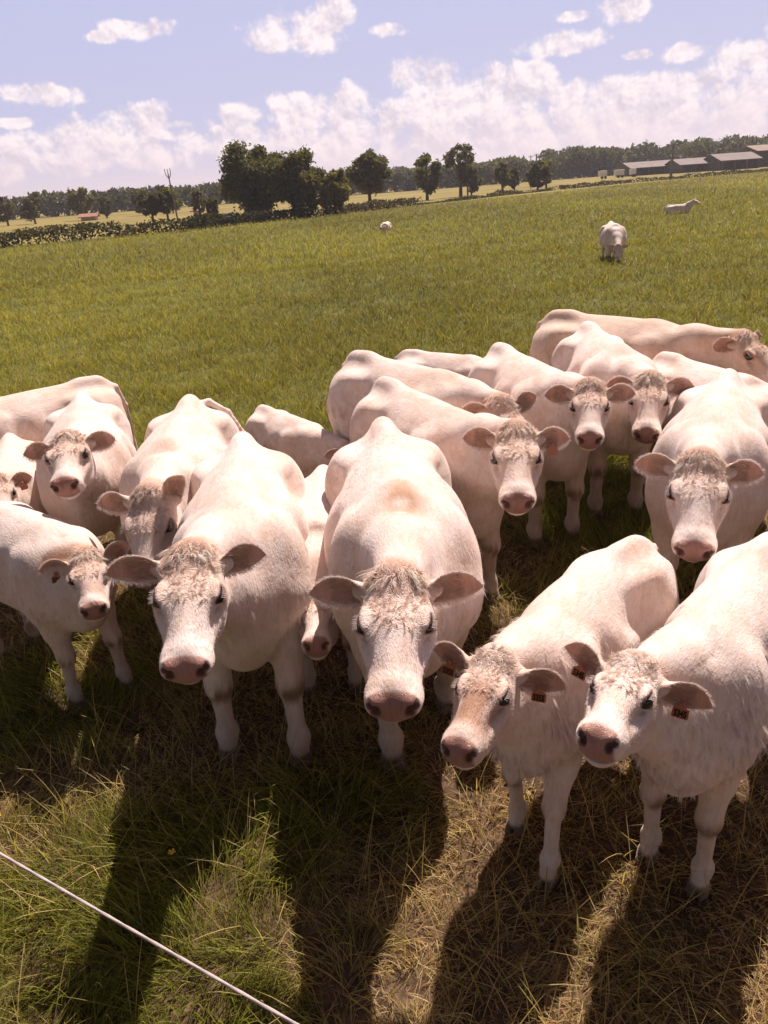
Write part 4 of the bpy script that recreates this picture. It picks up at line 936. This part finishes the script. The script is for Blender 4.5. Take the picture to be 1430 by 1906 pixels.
build_cow('cow', 'big white cow at front left with wrinkled forehead, both front legs showing', 'cow', HERD, pos=(-0.77,3.73), yaw=-1.481, s=1.00, hs=1.00, poll=(0.98,-0.11,1.41), hdir=(0.92,0.00,-0.39), seed=16, folds=2, hw=1.07, hl=1.09, near=1.1, brown=.6, roll=-.06, ears=((.02, .25, .2, .23, .9), (.10, -.05, .2, .27, .9)), legs=((.17, .02), (.05, 0), (0, 0), (0, 0)), fringe=.8)
build_cow('calf', 'small calf at front left with tagged ears and brown nose bridge', 'calf', HERD, pos=(-2.06,3.99), yaw=-0.754, s=0.80, hs=0.82, poll=(0.60,0.04,1.02), hdir=(0.84,-0.43,-0.34), seed=14, hw=.95, hl=.95, slim=.6, legmul=1.05, near=1, brown=1.2, face_brown=.6, tagnum='5323', ears=((.55, .1, .2, .22, 1), (.1, .1, .1, .22, 1)), bend=-.10, fat=.92, stripe=0, dirty=.5, legs=((.05, .03), (-.04, 0), (0, 0), (0, 0)))
build_cow('calf', 'calf cut by the left picture edge, orange tag in its ear', 'calf', HERD, pos=(-2.82,5.44), yaw=-1.228, s=0.76, hs=0.78, poll=(0.64,0.00,1.05), hdir=(0.90,0.09,-0.44), seed=13, hw=.95, hl=.92, near=.75, cream=.2, brown=1, tagnum={1: ' '}, ears=((.15, .1, 0, .2, 1), (.1, .1, 0, .2, 1)), stripe=0)
build_cow('cow', 'adult cow seen from the side at far left, only its pale back and tail showing', 'cow', HERD, pos=(-2.99,6.43), yaw=-2.467, s=0.92, hs=0.92, poll=(0.94,-0.00,1.06), hdir=(0.75,0.00,-0.66), seed=11, near=.7, fringe=0, cream=.25)
build_cow('calf', 'calf standing side on behind the two big cows, tail on the left', 'calf', HERD, pos=(-0.80,6.40), yaw=-0.943, s=0.66, hs=0.67, poll=(0.97,0.00,0.84), hdir=(0.77,-0.01,-0.64), seed=17, near=.75, cream=.15, coat=1, dirty=.8, fringe=0, tail=.1, stripe=0)
build_cow('calf', 'small calf peeping out between the two biggest cows, face under an ear', 'calf', HERD, pos=(-0.37,4.04), yaw=-1.566, s=0.78, hs=0.80, poll=(0.69,0.00,0.82), hdir=(1.00,0.01,-0.09), seed=18, hw=.95,hl=.93, near=.8, brown=1, ears=((.2, .1, 0, .2, 1), (.8, .2, 0, .18, 1)), stripe=0)
build_cow('cow', 'biggest cow in the centre foreground with brown smear along its back', 'cow', HERD, pos=(0.06,3.57), yaw=-1.525, s=1.05, hs=1.00, poll=(1.08,-0.08,1.38), hdir=(0.93,-0.13,-0.36), seed=19, hw=1.10, hl=1.10, near=1.1, brown=.8, stripe=1.5, fat=.99, ears=((.08, .05, .15, .25, 1.05), (-.02, .05, .1, .27, 1.05)), legs=((-.35, .02), (.02, .05), (0, 0), (0, 0)), fringe=.8, coat=1, mop=1.15)
build_cow('cow', 'cow with curly brown poll and two clear eyes right of the central cow', 'cow', HERD, pos=(0.33,4.94), yaw=-1.161, s=1.00, hs=1.00, poll=(1.07,0.00,1.44), hdir=(0.76,-0.49,-0.43), seed=20, folds=4, hw=1.04, hl=1.05, fat=.95, near=.95, cream=.25, brown=1.1, ears=((-.02, .1, .1, .22, 1), (.08, .1, .1, .22, 1)), tagnum={1: ' '}, fringe=.2, mop=.9, coat=2)
build_cow('cow', 'cow with curly head half hidden directly behind the curly polled cow', 'cow', HERD, pos=(0.27,5.68), yaw=-0.944, s=1.05, hs=1.00, poll=(0.97,0.00,1.33), hdir=(0.69,-0.34,-0.64), seed=21, fat=.95, near=.8, cream=.12, brown=1.2, ears=((.5, .2, 0, .2, 1), (0, .1, 0, .2, 1)), fringe=0)
build_cow('calf', 'calf whose back alone shows between the two rear cows in the middle', 'calf', HERD, pos=(0.76,7.65), yaw=-0.644, s=0.78, hs=0.80, poll=(0.80,-0.00,0.90), hdir=(0.75,0.00,-0.66), seed=22, near=.7, fringe=0, stripe=0, coat=1)
build_cow('cow', 'cow looking straight ahead, right in front of the darker sideways cow', 'cow', HERD, pos=(1.22,5.85), yaw=-1.367, s=1.00, hs=1.00, poll=(1.00,0.00,1.41), hdir=(0.80,-0.39,-0.46), seed=23, folds=2, hw=.95, hl=.96, fat=.92, near=.85, cream=.1, brown=1.1, ears=((.05, .05, .1, .22, 1), (-.02, .05, .1, .22, 1)), fringe=.2, stripe=0)
build_cow('cow', 'cow with shaded face and dark lower chest, third face from the right', 'cow', HERD, pos=(1.96,6.29), yaw=-1.606, s=1.03, hs=1.00, poll=(1.16,0.00,1.36), hdir=(0.80,-0.26,-0.54), seed=24, folds=3, hw=1.02, hl=1.0, fat=.93, near=.85, brown=.9, dirty=.7, ears=((.02, .05, .1, .22, 1), (.02, .05, .1, .22, 1)), fringe=.2, coat=2)
build_cow('cow', 'cream coloured cow standing sideways at the very back right', 'cow', HERD, pos=(2.29,7.01), yaw=-0.824, s=1.05, hs=1.00, poll=(1.14,-0.00,1.38), hdir=(0.78,-0.21,-0.59), seed=25, near=.75, cream=.75, brown=.7, ears=((.1, .1, .1, .2, 1), (0, .2, .1, .22, 1)), fringe=0, stripe=.2, coat=2)
build_cow('calf', 'calf at right showing only its bright back behind the large right cow', 'calf', HERD, pos=(2.64,5.74), yaw=-1.265, s=0.90, hs=0.92, poll=(0.92,-0.00,1.03), hdir=(0.75,-0.00,-0.66), seed=26, near=.7, fringe=0, stripe=0, coat=1)
build_cow('cow', 'large cow on the right with broad head lowered and pink nose', 'cow', HERD, pos=(2.13,4.49), yaw=-2.063, s=1.00, hs=1.00, poll=(1.14,0.00,1.37), hdir=(0.85,0.08,-0.52), seed=27, folds=3, hw=1.10, hl=1.08, near=.95, brown=.4, ears=((-.05, .1, .1, .22, 1), (.02, .1, .1, .24, 1)), fringe=.4, fat=.99, stripe=.4)
build_cow('calf', 'white calf in the right foreground with tags reading 5355', 'calf', HERD, pos=(0.76,2.73), yaw=-2.128, s=0.80, hs=0.84, poll=(0.64,-0.07,1.17), hdir=(0.98,0.09,-0.18), seed=28, hw=.86, slim=1.0, legmul=1.08, near=1.15, coat=1, brown=.15, face_brown=.9, mop=.45, tagnum='5355', bend=.18, ears=((-.15, .1, .2, .22, 1), (.32, .05, .2, .22, 1)), legs=((.13, 0), (-.12, 0), (0, 0), (0, 0)), fat=.77, fringe=1.35, stripe=0, dirty=.2)
build_cow('calf', 'white calf at the front right corner with tags reading 5345', 'calf', HERD, pos=(1.34,2.55), yaw=-2.224, s=0.83, hs=0.86, poll=(0.69,-0.14,1.20), hdir=(1.00,0.07,0.04), seed=29, hw=.87, hl=.98, slim=1.0, legmul=1.08, near=1.15, brown=.2, mop=.6, tagnum='5345', bend=.05, ears=((-.15, .1, .2, .22, 1), (.42, .05, .2, .22, 1)), legs=((0, 0), (-.06, 0), (0, 0), (0, 0)), fat=.76, fringe=1.15, stripe=0, dirty=.2)
build_cow('cow', 'cow at the right picture edge, only a sliver of its pale flank showing', 'cow', HERD, (2.78, 3.45), -1.75, s=1.0, poll=(1.1, 0, 1.3), seed=30, near=.7, fringe=0, stripe=0)
build_cow('cow', 'cow grazing alone in the field, head down towards the herd', 'cow', None, (7.68, 24.6), -1.72, s=.98, fat=1.02, poll=(1.12, 0, .78), hdir=(.42, 0, -.90), seed=31, near=.55, fringe=0, stripe=0, ears=((.1, .1, 0, .24, 1), (.1, .1, 0, .24, 1)), tuft=0).location.z = -.24
build_cow('cow', 'white cow lying down in the grass at far right', 'cow', None, (17.4, 44.5), -.15, s=.80, fat=.8, lying=True, poll=(.86, -.05, 1.30), hdir=(.7, -.5, -.4), seed=32, near=.5, fringe=0, stripe=0, tuft=0).location.z = -.58
build_cow('calf', 'tiny far off calf lying in the grass below the round oak', 'calf', None, (1.25, 46.0), -1.9, s=.7, lying=True, poll=(.72, 0, .92), hdir=(.8, 0, -.5), seed=33, near=.5, fringe=0, stripe=0, tuft=0).location.z = -.36
# ------------------------------------------------------------------ grass
GREEN = np.array([.125, .135, .022]); LIME = np.array([.29, .265, .048]); STRAW = np.array([.70, .50, .25]); DRY = np.array([.33, .20, .10])
def grass_band(y0, y1, side, n, lmin, lmax, wid, nseg, seed, near=False):
    rng = np.random.default_rng(seed)
    # positions inside the wedge the camera can see (plus a margin), uniform per unit of ground or biased to the near end
    t = rng.uniform(0, 1, n); y = y0 * (y1 / y0) ** t if not near else y0 + (y1 - y0) * t ** 1.25
    hw = side[0] + side[1] * y; x = rng.uniform(-1, 1, n) * hw
    keep = y < line_y(x) - 1.0; x = x[keep]; y = y[keep]; n = len(x)
    P2 = np.stack([x, y, np.zeros(n)], 1)
    patch = fbm3(P2 * np.array([1.1, 1.1, 1]), seed + 1, 3); fine_ = fbm3(P2 * 5.0, seed + 2, 2)
    if near:
        lush = sstep(.40, .70, patch * .75 + fine_ * .25 + .26 * sstep(.2, -1.0, x) * sstep(3.0, 2.3, y) + .25 * sstep(4.5, 8, y) - .10 * sstep(-.8, .2, x) * sstep(4.8, 3.2, y))
        bare = sstep(.50, .36, fine_ * .6 + patch * .4) * (1 - sstep(5, 8, y))
        k = rng.uniform(0, 1, n) > bare * .5; x, y, lush, patch, fine_ = x[k], y[k], lush[k], patch[k], fine_[k]; n = len(x)
    else:
        lush = sstep(.35, .6, patch * .6 + fine_ * .4)
    ln = rng.uniform(lmin, lmax, n) * (.5 + .75 * lush + .3 * (fine_ - .5)); 
    if near: ln = ln * (1 + .35 * sstep(4.5, 8, y))
    leanA = rng.uniform(0, 2 * math.pi, n) * 1.0 if not near else fbm3(np.stack([x * 1.7, y * 1.7, np.zeros(n)], 1), seed + 9, 2) * 14 + rng.normal(0, .9, n)
    lean = (rng.uniform(.1, .65, n) + (1 - lush) * .55 * near)
    d = np.stack([np.cos(leanA) * lean, np.sin(leanA) * lean, np.ones(n)], 1); d /= np.linalg.norm(d, axis=1)[:, None]
    bend = np.stack([np.cos(leanA + .3), np.sin(leanA + .3), -np.ones(n) * .7], 1) * rng.uniform(.1, .6, n)[:, None]
    fa = rng.uniform(0, math.pi, n); side_v = np.stack([np.cos(fa), np.sin(fa), np.zeros(n)], 1)
    m = lush[:, None]; r = rng.uniform(0, 1, n)[:, None]
    col = GREEN * 1.25 * m * (1 - r * .7) + LIME * 1.2 * m * r * .7 + (1 - m) * (STRAW * r + DRY * (1 - r))
    if not near:
        tone = fbm3(np.stack([x * .11, y * .05, np.zeros(n)], 1), seed + 4, 3)[:, None]; col = (GREEN * 1.15 + LIME * (.35 + r * .45)) * (.50 + .95 * tone) + STRAW * (r > .95) * .18
        col = col * np.array([.90, .78, .72]); col = col * .86 + col.mean(1, keepdims=True) * np.array([.17, .15, .11])
    col = col * (rng.uniform(.45, 1.5, n) if near else rng.uniform(.75, 1.25, n))[:, None]
    w_ = wid(y) * rng.uniform(.7, 1.3, n)
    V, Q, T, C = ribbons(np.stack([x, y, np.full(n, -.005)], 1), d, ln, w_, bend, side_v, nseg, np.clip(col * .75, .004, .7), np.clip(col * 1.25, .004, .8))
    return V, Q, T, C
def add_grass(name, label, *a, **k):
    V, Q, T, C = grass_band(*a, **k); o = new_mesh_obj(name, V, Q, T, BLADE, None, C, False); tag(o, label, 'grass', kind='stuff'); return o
add_grass('trampled_grass', 'trampled grass, straw and green tufts under the herd', 1.0, 8.5, (1.9, .62), 250000, .06, .19, lambda y: .0038 + .0006 * y, 3, 51, near=True)
add_grass('pasture_grass', 'knee high green pasture grass behind the herd', 7.0, 30, (1.5, .62), 190000, .14, .30, lambda y: .003 + .0007 * y, 2, 52)
add_grass('far_pasture_grass', 'green pasture grass reaching to the far hedges', 28, 140, (4, .62), 150000, .24, .42, lambda y: .003 + .0008 * y, 2, 53)
# long seeding stalks standing above the trampled turf
def stalks(n, seed, y0, y1, wx, lmin, lmax, name, label, col1, col2, width):
    rng = np.random.default_rng(seed); y = rng.uniform(y0, y1, n); x = rng.uniform(-1, 1, n) * (wx + .55 * y)
    c = fbm3(np.stack([x * 1.5, y * 1.5, np.ones(n)], 1), seed, 2); k = rng.uniform(.2, .75, n) < c; x, y = x[k], y[k]; n = len(x)
    A = rng.uniform(0, 6.28, n); l = rng.uniform(.15, .9, n); d = np.stack([np.cos(A) * l, np.sin(A) * l, np.ones(n)], 1); d /= np.linalg.norm(d, axis=1)[:, None]
    b = np.stack([np.cos(A), np.sin(A), -np.ones(n) * .6], 1) * rng.uniform(.05, .5, n)[:, None]; fa = A + math.pi / 2
    r = rng.uniform(0, 1, n)[:, None]; col = col1 * (1 - r) + col2 * r
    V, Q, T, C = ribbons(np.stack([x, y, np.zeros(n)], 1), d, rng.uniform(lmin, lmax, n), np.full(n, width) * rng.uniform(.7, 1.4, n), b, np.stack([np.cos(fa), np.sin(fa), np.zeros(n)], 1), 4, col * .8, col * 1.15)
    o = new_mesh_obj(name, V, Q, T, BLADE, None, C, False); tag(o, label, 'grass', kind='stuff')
stalks(9000, 61, 1.0, 5.5, 1.6, .14, .38, 'grass_stalks', 'long bent straw and green stalks standing over the turf', STRAW * 1.1, LIME * 1.2, .0042)
# reddish clods and dung crumbs on the bare soil
def clods(n, seed):
    rng = np.random.default_rng(seed); y = rng.uniform(1.2, 6, n); x = rng.uniform(-1, 1, n) * (1.5 + .55 * y)
    c = fbm3(np.stack([x * 1.1, y * 1.1, np.zeros(n)], 1), 3, 2); k = c > .45; x, y = x[k], y[k]; n = len(x)
    V, Q, K = leaf_cards(np.stack([x, y, rng.uniform(.0, .012, n)], 1), .016, rng, (.20, .105, .065), .35)
    o = new_mesh_obj('soil_crumbs', V, Q, None, BLADE, None, K, False); tag(o, 'loose reddish soil crumbs and dead litter between the tufts', 'soil', kind='stuff')
clods(26000, 71)
# buttercups
YEL = simple_mat('buttercup_yellow', (.85, .55, .02), .4); STEMM = simple_mat('flower_stem', (.08, .12, .02), .6)
FL = [(-1.83, 2.60, .20), (-1.90, 2.54, .17), (-1.02, 2.42, .10)]
for i, (x, y, z) in enumerate(FL):
    r = empty('buttercup', (x, y, 0)); tag(r, ('yellow buttercup beside the white rope at left, upper of the two', 'yellow buttercup beside the white rope at left, lower of the two', 'single low yellow buttercup among the straw between the two left shadows')[i], 'flower', 'buttercups in the grass')
    V, Q = tube_verts([[0, 0, -.01], [.01, 0, z * .6], [0, 0, z]], [.0018, .0015, .0012], 5); new_mesh_obj('stem', V, Q, None, STEMM, r)
    bm = bmesh.new(); c = bm.verts.new((0, 0, z))
    for k in range(5):
        a = k * 2 * math.pi / 5; ps = [bm.verts.new((math.cos(a + o_) * q, math.sin(a + o_) * q, z + zz_)) for o_, q, zz_ in ((-.5, .009, .004), (-.35, .016, .008), (0, .018, .009), (.35, .016, .008), (.5, .009, .004))]
        bm.faces.new([c] + ps)
    bm_obj('flower_head', bm, YEL, r)
# ------------------------------------------------------------------ electric fence rope
def rope():
    a = np.array([-1.26, 1.73, .90]); b = np.array([-.31, 1.155, .90]); d = b - a; a = a - d * 2.2; b = b + d * 1.6
    n = 420; R = .0042; V = []; k = 10; L_ = np.linalg.norm(b - a); dd = (b - a) / L_; s = unit(np.cross(dd, [0, 0, 1])); u = np.cross(s, dd)
    for i in range(n):
        t = i / (n - 1); c = a + (b - a) * t + np.array([0, 0, -.035 * math.sin(math.pi * t)]) + np.array([0, 0, .035 * .95])
        for j in range(k):
            th = 2 * math.pi * j / k; rr = R * (1 + .14 * math.cos(3 * th - t * L_ / .03 * 2.0)); V.append(c + s * math.cos(th) * rr + u * math.sin(th) * rr)
    Q = [(i * k + j, i * k + (j + 1) % k, (i + 1) * k + (j + 1) % k, (i + 1) * k + j) for i in range(n - 1) for j in range(k)]
    o = new_mesh_obj('fence_rope', V, Q, None, simple_mat('white_rope', (.42, .35, .34), .7, .3, noise=(300, .25))); tag(o, 'white twisted electric fence rope crossing the lower left corner', 'rope')
rope()
# ------------------------------------------------------------------ the summer air between here and the hills
def haze():
    m = bpy.data.materials.new('summer_air'); m.use_nodes = True; nt = m.node_tree; nt.nodes.clear()
    out = nt.nodes.new('ShaderNodeOutputMaterial'); v = nt.nodes.new('ShaderNodeVolumePrincipled'); v.inputs['Color'].default_value = (.93, .90, .95, 1); v.inputs['Density'].default_value = HAZE
    v.inputs['Anisotropy'].default_value = .2; nt.links.new(v.outputs[0], out.inputs['Volume'])
    bm = bmesh.new(); box_bm(bm, -1600, 1600, -40, 2700, -1.5, 45); o = bm_obj('haze', bm, m); tag(o, 'faint summer haze paling the far trees and hills', 'haze', kind='stuff')
HAZE = .0004
haze()
print('SCRIPT %.1fs' % (time.time() - T0))
